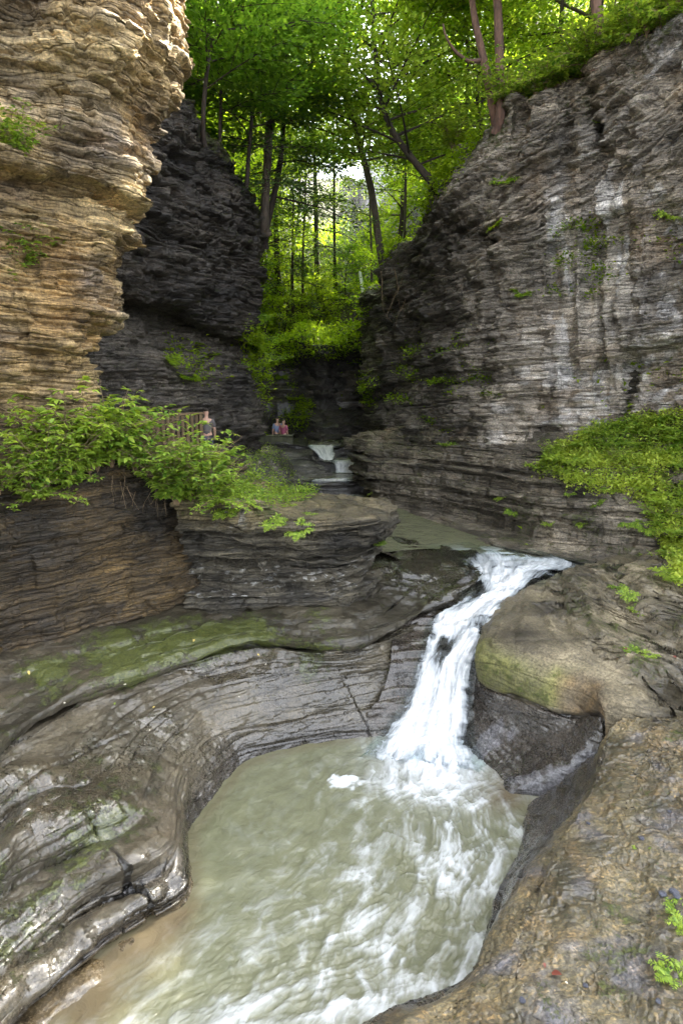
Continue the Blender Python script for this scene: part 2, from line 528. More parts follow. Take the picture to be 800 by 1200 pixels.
moss = 0.9 * blob(P, Pz(150, 765, 1.6), 0.9) + 0.85 * blob(P, Pz(230, 745, 1.6), 0.8) + 0.7 * blob(P, Pz(60, 790, 1.6), .7) + 0.75 * blob(P, Pz(355, 775, 1.2), 0.55) \
    + 0.7 * blob(P, Pz(300, 735, 1.6), .6) + 0.55 * blob(P, Pz(380, 728, 1.6), .6) + .5 * blob(P, Pz(470, 790, .8), .5) + .45 * blob(P, Pz(190, 900, .7), .35) \
    + .6 * blob(P, Pz(150, 950, .8), .5) + .55 * blob(P, Pz(15, 960, 1.1), .6) + .5 * blob(P, Pz(90, 920, .9), .6) + .45 * blob(P, Pz(60, 1010, .8), .5) + .5 * blob(P, Pz(20, 1100, .7), .4) + .45 * blob(P, Pz(430, 840, .4), .35)
moss = moss * (0.85 + 0.9 * fbm(x * 1.7, y * 1.7, z, 3, 8)) - 0.08 + .35 * sstep(4.0, 4.4, TV) * sstep(5.6, 5.0, TV) * np.clip(patchy(P, 1.5, 171), 0, 1) + .28 * sstep(3.6, 2.6, TU) * np.clip(patchy(P, 1.3, 173), 0, 1)
wet = np.clip(sstep(0.5, 0.15, z) * 0.9 + 0.95 * sstep(4.2, 3.9, TV) * np.clip(patchy(P, 1.2, 4) + .40, 0, 1) + .35 * sstep(3.9, 4.2, TV) + 0.8 * sstep(8.8, 9.6, TU) * (z > 0), 0, 1)
rock_obj('rock_bench', P, c, wet, moss, M_SMOOTH, 'curved water worn grey rock bench around the left side of the plunge pool')
LB = base

# ---- 2. brown rock wall behind the bench, with the planted ledge on top
foot = [Pz(-520, 1000, 1.8), Pz(-190, 870, 1.8), Pz(-70, 815, 1.8), Pz(0, 772, 1.8), Pz(88, 748, 1.8), Pz(165, 724, 1.8), Pz(232, 702, 1.8), Pz(262, 690, 1.8) + np.array([.3, 1.2, 0])]
WT = 4.75
rows = []
for f, kz, off in ((0, -0.4, 0.0), (0, 0.0, 0.05), (1, 1.0, 0.10), (1, 2.0, 0.10), (1, WT - 1.8, 0.0), (1, WT - 1.72, -0.25), (1, WT - 1.6, -1.2), (1, WT - 1.5, -4.0)):
    rr = []
    for k, p in enumerate(foot):
        q = p.copy(); q[2] = 1.8 + kz
        n = np.array([0.75, -0.55, 0]) if k < 6 else np.array([0.5, -0.8, 0])
        q = q - n * 0.05 * kz + n * off
        if kz > WT - 1.8 - .01 and k >= 6: q[2] -= 0.15 * (k - 5)
        rr.append(q)
    rows.append(rr)
P, tv, tu = loft(rows, 620, 620)
TU = np.broadcast_to(tu[None, :], P.shape[:2]); TV = np.broadcast_to(tv[:, None], P.shape[:2])
P = displace(P, A=0.13, terr=0.4, big=0.28, rough=0.03, seed=2, bigf=0.6, block=.5, cont=.8, medA=.8, fineA=.3)
pt = np.clip(patchy(P, 0.8, 11), 0, 1)
c = lerp3((0.018, 0.012, 0.005), (0.115, 0.072, 0.024), pt)
c = c * (1 - .0 * TU[..., None])
rock_obj('rock_wall', P, c, 0.12, np.clip(0.35 * patchy(P, 1.5, 3) - 0.1, 0, 1) * sstep(3.5, 4.6, P[..., 2]), M_ROCK, 'dark brown bedded rock wall under the leafy ledge on the left')

# ---- 3. rounded outcrop that juts towards the upper pool
plan = [Pz(215, 712, 1.8), Pz(262, 714, 1.8), Pz(320, 714, 1.8), Pz(375, 712, 1.8), Pz(425, 700, 1.8), Pz(447, 680, 1.8), Pz(432, 666, 1.9), Pz(380, 660, 1.9), Pz(300, 655, 1.9)]
plan = np.array(plan)
topc = plan.mean(0)
prof = [(-.3, .05), (.0, .03), (.25, -.06), (.32, -.24), (.55, -.26), (.62, -.08), (.84, -.04), (.88, -.16), (.95, -.12), (.99, .08), (1.2, .12), (1.24, .02), (1.29, .03), (1.33, .22), (1.52, .25), (1.56, .15), (1.61, .16), (1.66, .32), (1.93, .30), (2.06, .16)]
T = np.gradient(plan, axis=0); nrm = np.stack([T[:, 1], -T[:, 0], 0 * T[:, 0]], -1); nrm /= np.linalg.norm(nrm, axis=1, keepdims=True)
if (nrm * (plan - topc)).sum() < 0: nrm = -nrm
ov = np.array([0.5, .6, .75, 1.0, 1.2, 1.5, 1.2, .8, .5])
topz = np.array([4.22, 4.12, 3.88, 3.74, 3.64, 3.58, 3.56, 3.68, 3.90])
rows = []
for h, o in prof:
    r_ = plan + nrm * (o * ov * 1.0)[:, None]
    r_[:, 2] = 1.8 + (topz - 1.8) * max(h, -.3) / 2.06 if h > 0 else 1.8 + h
    rows.append(r_)
cen = np.array([[-2.2, 12.9, 0]] * len(plan)); cen[:, 0] = np.array([-3.6, -3.0, -2.2, -1.5, -0.8, -.5, -.8, -1.8, -3.0]); cenz = np.interp(cen[:, 0], [-3.6, -2.2, -.5], [4.10, 3.84, 3.60])
for k, dz in ((0.35, 0.06), (0.75, 0.10), (1.0, 0.12)):
    r_ = rows[len(prof) - 1] * (1 - k) + cen * k; r_[:, 2] = topz * (1 - k) + cenz * k + dz * .3
    rows.append(r_)
P, tv, tu = loft(rows, 760, 520)
TV = np.broadcast_to(tv[:, None], P.shape[:2])
P = displace(P, A=0.17, terr=0.5, big=0.16, rough=0.03, seed=4, bigf=0.9, fineA=.7, block=.3, dip=(-.05, .02), cont=.9, medA=1.1)
pt = np.clip(patchy(P, 1.0, 21), 0, 1)
c = lerp3((0.03, 0.026, 0.02), (0.14, 0.12, 0.08), pt)
upper = sstep(3.3, 3.8, P[..., 2])
c = c * (1 - .6 * upper[..., None]) + lerp3((0.12, 0.085, 0.03), (0.34, 0.27, 0.12), np.clip(patchy(P, 2.5, 5), 0, 1)) * .6 * upper[..., None]
wh = sstep(0.52, 0.68, patchy(P, 5, 33)) * blob(P, Pz(278, 600, 3.75), 0.28) * 1.6
wh = wh + sstep(0.72, 0.85, patchy(P, 7, 35, 3)) * 0.5 * sstep(2.9, 2.3, P[..., 2]) * sstep(1.9, 2.1, P[..., 2])
wh = np.clip(wh, 0, 1)
c = c * (1 - wh[..., None]) + np.array((0.62, 0.62, 0.60)) * wh[..., None]
moss = np.clip(0.55 * upper * patchy(P, 2.2, 6) + 0.25 * patchy(P, 3, 8) * sstep(2.2, 2.0, P[..., 2]), 0, 1)
rock_obj('rock_outcrop', P, c, 0.1, moss, M_ROCK, 'rounded layered rock outcrop with mossy top jutting over the bench')

# flat ledge ground behind the outcrop (path terrace on the left side)
yy = [11.5, 13, 15, 18, 22, 27, 33]
xr = [(-2.6), (-2.1), (-2.2), (-2.5), (-2.6), (-2.7), (-2.6)]
rows = []
for dx, z0 in ((-9, 4.6), (-4, 4.5), (-1.5, 4.25), (0, 4.0), (0.5, 3.6), (0.9, 2.9), (1.0, 2.2)):
    rows.append([np.array([a + dx, b, z0 - 0.03 * (b - 12)]) for a, b in zip(xr, yy)])
P, tv, tu = loft(rows, 420, 260)
P = displace(P, A=0.14, terr=0.7, big=0.15, rough=0.04, seed=6)
pt = np.clip(patchy(P, 1.2, 24), 0, 1)
c = lerp3((0.06, 0.055, 0.045), (0.20, 0.18, 0.14), pt)
rock_obj('rock_terrace', P, c, 0.1, np.clip(0.7 * patchy(P, 1.4, 3) - .05, 0, 1), M_ROCK, 'flat mossy terrace carrying the path beside the stream')

# ---- 4. cliffs
def cliff(name, rowsdef, nu, nv, colfn, label, mat=M_ROCK, post=None, maskfn=None, **kw):
    P, tv, tu = loft(rowsdef, nu, nv)
    TV = np.broadcast_to(tv[:, None], P.shape[:2]); TU = np.broadcast_to(tu[None, :], P.shape[:2])
    if post is not None: P = post(P, TV, TU)
    if maskfn is not None: kw['mask'] = maskfn(TV, TU)
    P = displace(P, **kw)
    c, wet, moss = colfn(P, TV, TU)
    rock_obj(name, P, c, wet, moss, mat, label)
    return P


# golden cliff, near left. rows bottom->top: (px_edge,py, depth of edge)
edge = [(112, 560, 11.0), (118, 470, 11.0), (122, 420, 11.0), (140, 350, 10.9), (158, 280, 10.8), (164, 215, 10.6), (163, 150, 10.4), (178, 70, 10.2), (192, 0, 10.0), (200, -150, 10.0), (215, -420, 10.2), (200, -1000, 10.6)]
rows = []
for k, (ex, ey, ed) in enumerate(edge):
    e = Dy(ex, ey, ed)
    lean = (e[2] - 4.6)
    r_ = []
    # near, off frame -> visible face -> corner -> behind
    r_.append(np.array([e[0] - 5.0, 1.0, e[2]]))
    r_.append(np.array([e[0] - 4.6, 4.5, e[2]]))
    r_.append(np.array([e[0] - 2.9 - .02 * lean, 7.4, e[2]]))
    r_.append(np.array([e[0] - 1.5, 8.8, e[2]]))
    r_.append(np.array([e[0] - 0.45, 10.0 - (11 - ed), e[2]]))
    r_.append(e.copy())
    r_.append(np.array([e[0] - 0.5, ed + 0.8, e[2]]))
    r_.append(np.array([e[0] - 2.0, ed + 1.6, e[2]]))
    r_.append(np.array([e[0] - 6.0, ed + 2.2, e[2]]))
    rows.append(r_)


def gold_post(P, TV, TU):
    N = grid_normals(P)
    x, y, z = P[..., 0], P[..., 1], P[..., 2]
    # a deep bedding recess with the overhang above it, and a hollow low on the left
    d = 0.35 * sstep(8.9, 9.15, z) - 0.25 * np.exp(-((z - 8.85) / 0.16) ** 2)
    d = d - 0.55 * np.exp(-(((z - 5.9) / 1.1) ** 2)) * sstep(4.3, 3.3, TU)
    d = d + 0.30 * vn(x * 1.1, y * 1.1, z * 1.1, 55)
    return P + N * d[..., None]


def gold_col(P, TV, TU):
    x, y, z = P[..., 0], P[..., 1], P[..., 2]
    a = np.clip(patchy(P, 0.7, 41, 2.2), 0, 1)
    c = lerp3((0.26, 0.165, 0.06), (0.64, 0.48, 0.245), a)
    o = np.clip(patchy(P, 0.9, 47, 1.6) * 1.8 - 0.95, 0, 1)
    c = c * (1 - o[..., None]) + np.array((0.42, 0.25, 0.09)) * o[..., None]
    gq = np.clip(patchy(P, 0.8, 49, 1.3) * 1.9 - 1.0, 0, 1) * .8
    c = c * (1 - gq[..., None]) + np.array((0.20, 0.18, 0.17)) * gq[..., None]
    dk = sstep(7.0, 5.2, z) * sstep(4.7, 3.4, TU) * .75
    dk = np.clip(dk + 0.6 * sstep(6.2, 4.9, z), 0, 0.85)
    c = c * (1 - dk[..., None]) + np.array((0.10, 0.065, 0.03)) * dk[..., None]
    return c, 0.05, np.clip(sstep(6.3, 5.2, z) * 0.45 * patchy(P, 2, 3), 0, 1)


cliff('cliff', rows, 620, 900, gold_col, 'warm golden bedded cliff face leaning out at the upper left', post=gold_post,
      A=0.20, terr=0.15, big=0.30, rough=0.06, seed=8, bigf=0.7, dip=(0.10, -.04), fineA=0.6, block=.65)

# dark cliff behind it on the left
rows = []
LEVEL = [  # (py at px120, py at px300, depth offset: + = further back)
    (540, 540, 0.5), (512, 512, 0.4), (480, 484, 0.1), (430, 452, 0.35), (372, 426, 1.2), (345, 408, 1.6), (330, 398, 0.1), (290, 360, -0.5), (220, 320, -0.5), (150, 285, -0.2), (105, 255, 0.2)]
cols = [(20, 13.0), (90, 14.2), (150, 15.2), (200, 16.6), (245, 18.2), (280, 19.8), (302, 21.2)]
topy = {20: -10, 90: 20, 150: 60, 200: 98, 245: 158, 280: 208, 302: 245}
for k, (pa, pb, off) in enumerate(LEVEL):
    r_ = []
    for (px, dep) in cols:
        t = (px - 120) / 180.0
        py = pa + (pb - pa) * t
        tt = topy[px]
        # squeeze the levels between the crack and the local top
        lo = 330 + (400 - 330) * t
        if k >= 7:
            py = lo + (tt - lo) * ((k - 6) / 4.0)
        r_.append(Dy(px, py, dep + off))
    last = r_[-1]
    r_.append(last + np.array([-0.1, 1.2, 0])); r_.append(last + np.array([-1.6, 3.2, 0])); r_.append(last + np.array([-5, 6.0, 0]))
    rows.append(r_)
last = rows[-1]
rows.append([p + np.array([-0.6, 0.9, 0.35]) for p in last])
rows.append([p + np.array([-3.5, 3.0, 2.2]) for p in last])


def dark_col(P, TV, TU):
    a = np.clip(patchy(P, 0.6, 51, 2.0), 0, 1)
    c = lerp3((0.018, 0.014, 0.011), (0.085, 0.070, 0.055), a)
    lw = sstep(6.2, 5.4, TV) * sstep(1.0, 2.0, TV)
    c2 = lerp3((0.045, 0.039, 0.032), (0.18, 0.155, 0.125), a)
    c = c * (1 - .75 * lw[..., None]) + c2 * .75 * lw[..., None]  # browner lower slab, paler too: skylight on its slope put into the colour
    return c, 0.15, np.clip(0.55 * sstep(9.0, 10.2, TV) + 0.35 * patchy(P, 1.3, 7) * lw, 0, 1)


cliff('cliff', rows, 560, 560, dark_col, 'dark overhanging cliff behind the golden one on the left', A=0.32, terr=0.2, big=0.6, rough=0.07, seed=12, bigf=0.5, fineA=.6, dip=(-.10, .05))

# right cliff: (px, depth, base py, top py)
C = [(428, 33, 508, 345), (440, 27.5, 507, 340), (462, 25, 506, 295), (492, 22.8, 505, 250), (522, 20.8, 504, 200), (565, 19.2, 502, 140), (600, 18.4, 500, 112), (650, 17.9, 497, 95), (700, 17.3, 493, 70),
     (745, 16.8, 489, 42), (800, 16.0, 483, -5), (870, 14.8, 480, -90), (1000, 12.8, 478, -200), (1300, 9.0, 474, -360)]
LV = [(-0.10, -0.3), (0.0, 0.0), (0.10, 0.30), (0.2, 0.15), (0.32, 0.30), (0.44, 0.45), (0.56, 0.3), (0.68, 0.15), (0.8, 0.0), (0.9, 0.1), (1.0, 0.35)]
rows = []
for t, off in LV:
    r_ = []
    for (px, dep, b, tp) in C:
        py = b + (tp - b) * t
        o = off
        if px > 715: o = off - 0.55 * sstep(0.05, .25, t) * sstep(715, 760, px)      # the block on the right stands forward
        if 450 < px < 520: o += 0.7 * math.exp(-((t - .35) / .2) ** 2)
        if 405 < px < 470: o += -0.4 * math.exp(-((t - .55) / .25) ** 2)
        if 600 < px < 715: o += 0.35 * math.sin((t - .1) * 3.0)      # the smooth pale slab leans back
        r_.append(Dy(px, py, dep + o))
    rows.append(r_)
rows.append([p + np.array([0.9, 1.0, 0.5]) for p in rows[-1]])
rows.append([p + np.array([4.5, 2.8, 2.6]) for p in rows[-2]])


def right_post(P, TV, TU):
    N = grid_normals(P)
    x, y, z = P[..., 0], P[..., 1], P[..., 2]
    w = 0.6 * fbm(x * .5, y * .5, z * .5, 3, 91)
    # deep diagonal joints splitting the face in blocks
    d = -0.45 * np.exp(-((TU + 0.12 * TV + w - 9.0) / 0.14) ** 2) - 0.35 * np.exp(-((TU - 0.25 * TV + w - 3.9) / 0.16) ** 2) - 0.25 * np.exp(-((TU - 0.10 * TV + w - 6.6) / 0.10) ** 2)
    d = d + 0.35 * fbm(x * .8, y * .8, z * 1.1, 2, 93)
    slab = np.exp(-((TU - 7.9) / 1.1) ** 4) * np.exp(-((TV - 4.4) / 2.8) ** 4)
    flute = .22 * np.sin(TU * 7.5 + .35 * TV + 1.2 * fbm(x * .5, y * .5, z * .4, 2, 94)) + .12 * np.sin(TU * 17 - .3 * TV)
    ledge = .30 * sstep(5.9, 6.15, TV + .25 * vn(x, y, z, 12)) * sstep(7.8, 7.2, TV)
    return P + N * (d * (1 - .6 * slab) + flute * slab + ledge * slab)[..., None]


def right_col(P, TV, TU):
    x, y, z = P[..., 0], P[..., 1], P[..., 2]
    a = np.clip(patchy(P, 0.5, 61, 2.0), 0, 1)
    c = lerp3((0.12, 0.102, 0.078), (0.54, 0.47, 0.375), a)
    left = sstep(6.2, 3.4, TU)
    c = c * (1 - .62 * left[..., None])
    slab = np.exp(-((TU - 7.9 + .5 * vn(x, y, z, 4)) / 1.15) ** 4) * np.exp(-((TV - 4.4 + .8 * vn(x * .8, y, z, 6)) / 2.9) ** 4)
    cs = lerp3((0.34, 0.305, 0.26), (0.62, 0.56, 0.47), np.clip(patchy(P, .8, 63, 3), 0, 1))
    c = c * (1 - .85 * slab[..., None]) + cs * .85 * slab[..., None]
    tan = np.clip(patchy(P, 0.6, 67) * 2 - 1.05, 0, 1) * .6 * sstep(5, 6.5, TU)
    c = c * (1 - tan[..., None]) + np.array((0.30, 0.20, 0.10)) * tan[..., None]
    # pale mineral streaks running down the slab and mottled lime near the foot
    st = sstep(0.52, 0.62, 0.5 + 0.9 * fbm(x * 2.1 + 0.2 * z, y * 2.1, z * 0.35, 3, 69)) * slab
    lm = sstep(0.60, 0.72, patchy(P, 1.6, 71, 1.6)) * sstep(4.6, 2.0, TV) * sstep(4.5, 6, TU) * .45
    lm2 = sstep(0.62, 0.72, patchy(P, 1.3, 73, 1.0)) * sstep(8.6, 9.6, TU) * .6
    q = np.clip(st * .85 + lm + lm2, 0, 1)
    c = c * (1 - q[..., None]) + np.array((0.70, 0.68, 0.66)) * q[..., None]
    return c, 0.2 * (1 - .5 * slab), np.clip(0.35 * patchy(P, 1.1, 77) * sstep(7, 9.5, TV) + .2 * patchy(P, 1.4, 78), 0, 1)


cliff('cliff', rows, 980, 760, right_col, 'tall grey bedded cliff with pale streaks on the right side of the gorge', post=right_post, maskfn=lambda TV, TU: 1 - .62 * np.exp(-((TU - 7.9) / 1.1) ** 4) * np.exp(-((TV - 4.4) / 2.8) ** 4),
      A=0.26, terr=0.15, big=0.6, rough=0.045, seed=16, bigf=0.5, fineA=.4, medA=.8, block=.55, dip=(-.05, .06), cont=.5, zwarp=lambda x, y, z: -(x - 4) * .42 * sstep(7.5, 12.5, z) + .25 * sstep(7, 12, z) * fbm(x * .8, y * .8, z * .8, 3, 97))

# ---- 5. right terraces: from the cliff foot down to the stream
FT = [(414, 578), (440, 592), (480, 598), (520, 606), (560, 616), (620, 632), (690, 646), (760, 655), (830, 665), (950, 690), (1200, 760)]
LP = [(410, 552, 2.9), (430, 545, 3.1), (470, 548, 3.3), (520, 552, 3.5), (570, 556, 3.7), (620, 560, 3.9), (690, 566, 4.1), (760, 575, 4.3), (830, 590, 4.4), (950, 620, 4.5), (1200, 680, 4.6)]
BS = [(405, 512, 25.5), (425, 508, 24.5), (470, 507, 23), (515, 506, 20.8), (570, 504, 18.9), (620, 501, 18.2), (690, 496, 17.4), (760, 489, 16.5), (830, 483, 15.4), (950, 480, 13.2), (1200, 478, 10)]
rows = []
f = np.array([Pz(a, b, 2.15) for a, b in FT]); l = np.array([Dy(a, b, ff[1] + oo) for (a, b, c), ff, oo in zip(LP, f, (1, 1, 1, 1, .9, .9, .9, .9, .9, .8, .8))]); s = np.array([Dy(*p) for p in BS])
ap = np.array([Pz(*p_) for p_ in [(416, 588, 1.95), (444, 600, 1.98), (484, 606, 2.02), (522, 618, 2.08), (552, 632, 2.14), (605, 642, 2.26), (690, 655, 2.34), (760, 668, 2.38), (830, 685, 2.3), (950, 715, 2.35), (1200, 790, 2.4)]])
fb = ap + (ap - l) * .12; fb[:, 2] = 1.3
m1 = f * .6 + l * .4; m1[:, 2] = 2.15 + (l[:, 2] - 2.15) * .5
m2 = l * .55 + s * .45; m2[:, 2] = l[:, 2] + (s[:, 2] - l[:, 2]) * .5 + .08
sb = s + (s - l) * .3; sb[:, 2] = s[:, 2] + .3
P, tv, tu = loft([fb, ap, f, m1, l, m2, s, sb], 820, 500)
tv = tv - 1
TV = np.broadcast_to(tv[:, None], P.shape[:2]); TU = np.broadcast_to(tu[None, :], P.shape[:2])
P = displace(P, A=0.26, terr=1.0, big=0.16, rough=0.035, seed=20, bigf=.6, fineA=.6, block=.35, dip=(.02, .03), cont=.9, medA=1.0)
pt = np.clip(patchy(P, 0.7, 81, 2), 0, 1)
c = lerp3((0.048, 0.040, 0.028), (0.26, 0.22, 0.16), pt)
tn = np.clip(patchy(P, .8, 83) * 2 - 1, 0, 1) * .5 * sstep(4.2, 5.2, TV)
c = c * (1 - tn[..., None]) + np.array((0.28, 0.18, 0.10)) * tn[..., None]
moss = np.clip(0.62 * patchy(P, 1.3, 85) - .22 + .2 * sstep(3.5, 1.5, TV) * sstep(3, 5, TU), 0, .6)
rock_obj('rock_terrace', P, c, 0.15, moss, M_ROCK, 'stepped thin bedded rock terraces between the right cliff and the stream')
RT_s, RT_l, RT_f = s, l, f

# ---- 6. right platform beside the falls, with the algae band
Q = [
    [(600, 985, -.4), (602, 930, .0), (668, 895, .55), (706, 845, 1.25), (712, 832, 1.45), (800, 826, 1.62), (1000, 800, 1.9)],
    [(560, 960, -.4), (585, 915, .0), (645, 878, .52), (676, 838, 1.10), (694, 798, 1.60), (790, 795, 1.78), (1000, 770, 2.05)],
    [(548, 940, -.4), (568, 900, .0), (614, 862, .48), (636, 828, 1.08), (648, 782, 1.62), (770, 765, 1.95), (1000, 740, 2.2)],
    [(530, 920, -.4), (550, 884, .0), (582, 848, .48), (596, 813, 1.05), (606, 769, 1.67), (740, 740, 2.05), (1000, 715, 2.35)],
    [(510, 880, -.2), (541, 850, .2), (556, 822, .6), (560, 797, 1.02), (569, 756, 1.67), (700, 716, 2.1), (1000, 692, 2.5)],
    [(530, 790, .6), (556, 782, .8), (562, 768, 1.0), (567, 752, 1.3), (572, 735, 1.65), (680, 694, 2.15), (1000, 672, 2.6)],
    [(545, 745, 1.1), (573, 735, 1.3), (575, 726, 1.42), (578, 716, 1.55), (585, 706, 1.8), (680, 676, 2.2), (1000, 652, 2.65)],
    [(580, 706, 1.5), (605, 700, 1.68), (612, 696, 1.78), (620, 690, 1.9), (632, 682, 2.05), (700, 662, 2.25), (1000, 635, 2.7)],
    [(640, 688, 1.8), (660, 684, 1.95), (672, 680, 2.02), (684, 675, 2.1), (694, 668, 2.18), (760, 655, 2.28), (1000, 622, 2.7)],
    [(655, 655, 2.0), (680, 660, 2.12), (690, 660, 2.16), (700, 658, 2.2), (715, 652, 2.24), (780, 640, 2.35), (1000, 605, 2.8)],
]
base = np.array([[Pz(*p) for p in s_] for s_ in Q])
low_ = base[0] + np.array([0.05, -.25, -1.2])
base = np.concatenate([low_[None], base])
P, tv, tu = loft(base.swapaxes(0, 1), 720, 640)
tu = tu - 1.0
TV = np.broadcast_to(tv[:, None], P.shape[:2]); TU = np.broadcast_to(tu[None, :], P.shape[:2])
N0 = grid_normals(P)
x, y, z = P[..., 0], P[..., 1], P[..., 2]
crk = np.exp(-((TV - 3.02 - .05 * np.sin(TU * 3)) / .05) ** 2) * sstep(5.2, 4.6, TU)
P = P - N0 * (0.07 * crk)[..., None]
top = sstep(4.3, 5.0, TV)
sw_ = x * .55 + y * .85 + .45 * fbm(x * .7, y * .7, 0 * x, 4, 221)
sf = sw_ * 1.7 - np.floor(sw_ * 1.7); sf2 = sw_ * 5.3 + 1.2 * vn(x * 1.5, y * 1.5, 0 * x, 223); sf2 = sf2 - np.floor(sf2)
P[..., 2] += (.11 * (sf - .5) * np.clip(.6 + vn(x * .6, y * .6, 0 * x, 225), 0, 1.3) + .035 * (sf2 - .5)) * top
P = displace(P, A=0.08, terr=0.95, big=0.14, rough=0.028, seed=24, bigf=.8, mask=0.25 + 0.75 * top, dip=(.16, -.10))
pt = np.clip(patchy(P, 1.0, 87), 0, 1)
ctop = lerp3((0.05, 0.04, 0.024), (0.24, 0.20, 0.125), pt)
cface = lerp3((0.04, 0.033, 0.028), (0.13, 0.105, 0.08), pt)
fa = sstep(3.1, 2.95, TV)
c = ctop * (1 - fa[..., None]) + cface * fa[..., None]
band = sstep(3.0, 3.12, TV) * sstep(4.3, 3.6, TV + .35 * fbm(x * 2, y * 2, z, 3, 243)) * sstep(5.2, 4.3, TU) * np.clip(.25 + 1.1 * patchy(P, 2.2, 241, .5), 0, 1)
stk = np.clip(0.5 + .9 * fbm(x * 3.5, y * 3.5, z * .6, 3, 89), 0, 1)
alg = lerp3((0.06, 0.06, 0.02), (0.20, 0.20, 0.05), stk)
rust = lerp3((0.04, 0.028, 0.018), (0.26, 0.16, 0.06), stk)
right_end = sstep(1.9, 1.3, TU)
bc = alg * (1 - right_end[..., None]) + rust * right_end[..., None]
c = c * (1 - band[..., None] * .9) + bc * band[..., None] * .9
c = c * (1 - .7 * crk[..., None])
wv = sstep(.62, .72, 0.5 + .9 * fbm(x * 2.2, y * 2.2, z * .5, 3, 95)) * fa * .5
c = c * (1 - wv[..., None]) + np.array((0.42, 0.42, 0.46)) * wv[..., None]
wet = np.clip(fa * (0.95) + .5 * sstep(4.2, 5.5, TU) * sstep(5, 4, TV) + .5 * top * np.clip(patchy(P, 1.4, 231), 0, 1), 0, 1)
moss = np.clip(top * (0.62 * patchy(P, 1.1, 97) - .12) + .35 * band * (1 - right_end), 0, .7)
rock_obj('rock_platform', P, c, wet, moss, M_SMOOTH, 'rock platform right of the falls with a green algae band over a wet dark face')

# ---- 7. near right rock
Q = [
    [(300, 1420, -.5), (310, 1330, .0), (345, 1290, .6), (390, 1262, .92), (470, 1290, 1.1), (640, 1340, 1.3), (1300, 1600, 1.8)],
    [(395, 1290, -.5), (408, 1228, .0), (425, 1212, .45), (455, 1196, .85), (520, 1200, 1.05), (660, 1220, 1.28), (1300, 1330, 1.9)],
    [(460, 1240, -.5), (480, 1180, .0), (500, 1168, .50), (522, 1156, .92), (570, 1150, 1.1), (680, 1140, 1.3), (1300, 1190, 2.0)],
    [(530, 1200, -.5), (560, 1142, .0), (556, 1128, .50), (562, 1108, .95), (600, 1092, 1.12), (690, 1070, 1.33), (1300, 1080, 2.05)],
    [(545, 1150, -.5), (572, 1100, .0), (574, 1082, .50), (590, 1062, .95), (625, 1040, 1.14), (700, 1020, 1.36), (1300, 1010, 2.1)],
    [(570, 1095, -.5), (590, 1048, .0), (596, 1040, .45), (625, 1016, .95), (660, 985, 1.16), (720, 965, 1.4), (1300, 950, 2.15)],
    [(585, 1055, -.5), (602, 1020, .0), (622, 998, .40), (662, 968, .92), (688, 940, 1.2), (740, 920, 1.44), (1300, 905, 2.2)],
    [(590, 1020, -.5), (612, 985, .0), (648, 950, .45), (684, 925, .92), (700, 898, 1.25), (750, 885, 1.48), (1300, 872, 2.2)],
    [(600, 985, -.5), (622, 950, .0), (660, 905, .50), (690, 888, .95), (712, 860, 1.3), (760, 852, 1.52), (1300, 850, 2.2)],
    [(640, 930, -.5), (660, 915, .0), (690, 880, .50), (712, 855, .95), (735, 842, 1.36), (770, 838, 1.50), (1300, 830, 2.1)],
    [(655, 905, -.6), (672, 890, -.1), (700, 862, .40), (722, 842, .80), (745, 826, 1.10), (780, 815, 1.2), (1300, 800, 1.7)],
]
base = np.array([[Pz(*p) for p in s_] for s_ in Q])
P, tv, tu = loft(base.swapaxes(0, 1), 760, 760)
TV = np.broadcast_to(tv[:, None], P.shape[:2]); TU = np.broadcast_to(tu[None, :], P.shape[:2])
top = sstep(3.2, 4.0, TV)
x, y, z = P[..., 0], P[..., 1], P[..., 2]
# pitted, scabby surface
pz = fbm(x * 2.6, y * 2.6, z, 4, 201, 0.6)
wx_ = x + .08 * vn(x * 6, y * 6, z, 207); wy_ = y + .08 * vn(x * 6, y * 6, z, 208)
pits = -0.035 * sstep(0.12, 0.3, fbm(wx_ * 7, wy_ * 5, z, 4, 203)) + 0.022 * sstep(0.0, 0.12, fbm(wx_ * 12, wy_ * 8, z, 4, 205)) + .015 * sstep(0, .1, vn(wx_ * 26, wy_ * 20, z, 209))
P[..., 2] += (0.035 * pz + .4 * pits) * top
P = displace(P, A=0.06, terr=0.35, big=0.14, rough=0.03, seed=28, bigf=.9, mask=.85 - .35 * top, dip=(.03, .02))
pt = np.clip(patchy(P, 2.2, 99, 1, 5), 0, 1)
c = lerp3((0.06, 0.052, 0.030), (0.21, 0.175, 0.10), pt)
oc = np.clip(patchy(P, 4.5, 103) * 2 - 1.0, 0, 1)
c = c * (1 - .7 * oc[..., None]) + np.array((0.28, 0.20, 0.10)) * .5 * oc[..., None]
gy = np.clip(patchy(P, 3.0, 105) * 2.4 - 1.5, 0, 1)
c = c * (1 - .7 * gy[..., None]) + np.array((0.16, 0.16, 0.19)) * .7 * gy[..., None]
fa = sstep(3.3, 2.8, TV)
alc = fa * sstep(4.6, 6.0, TU)
c = c * (1 - .7 * fa[..., None]) + lerp3((0.025, 0.022, 0.02), (0.13, 0.12, 0.115), np.clip(patchy(P, 1.6, 141, .6), 0, 1)) * .7 * fa[..., None]
wet = np.clip(.10 + .6 * fa + .45 * np.clip(patchy(P, 1.6, 233), 0, 1), 0, 1)
moss = np.clip(.55 * patchy(P, 1.8, 107) - .1, 0, .5) * top
rock_obj('rock_shelf', P, c, wet, moss, M_COBBLY, 'ochre and grey pitted rock shelf in the lower right foreground')

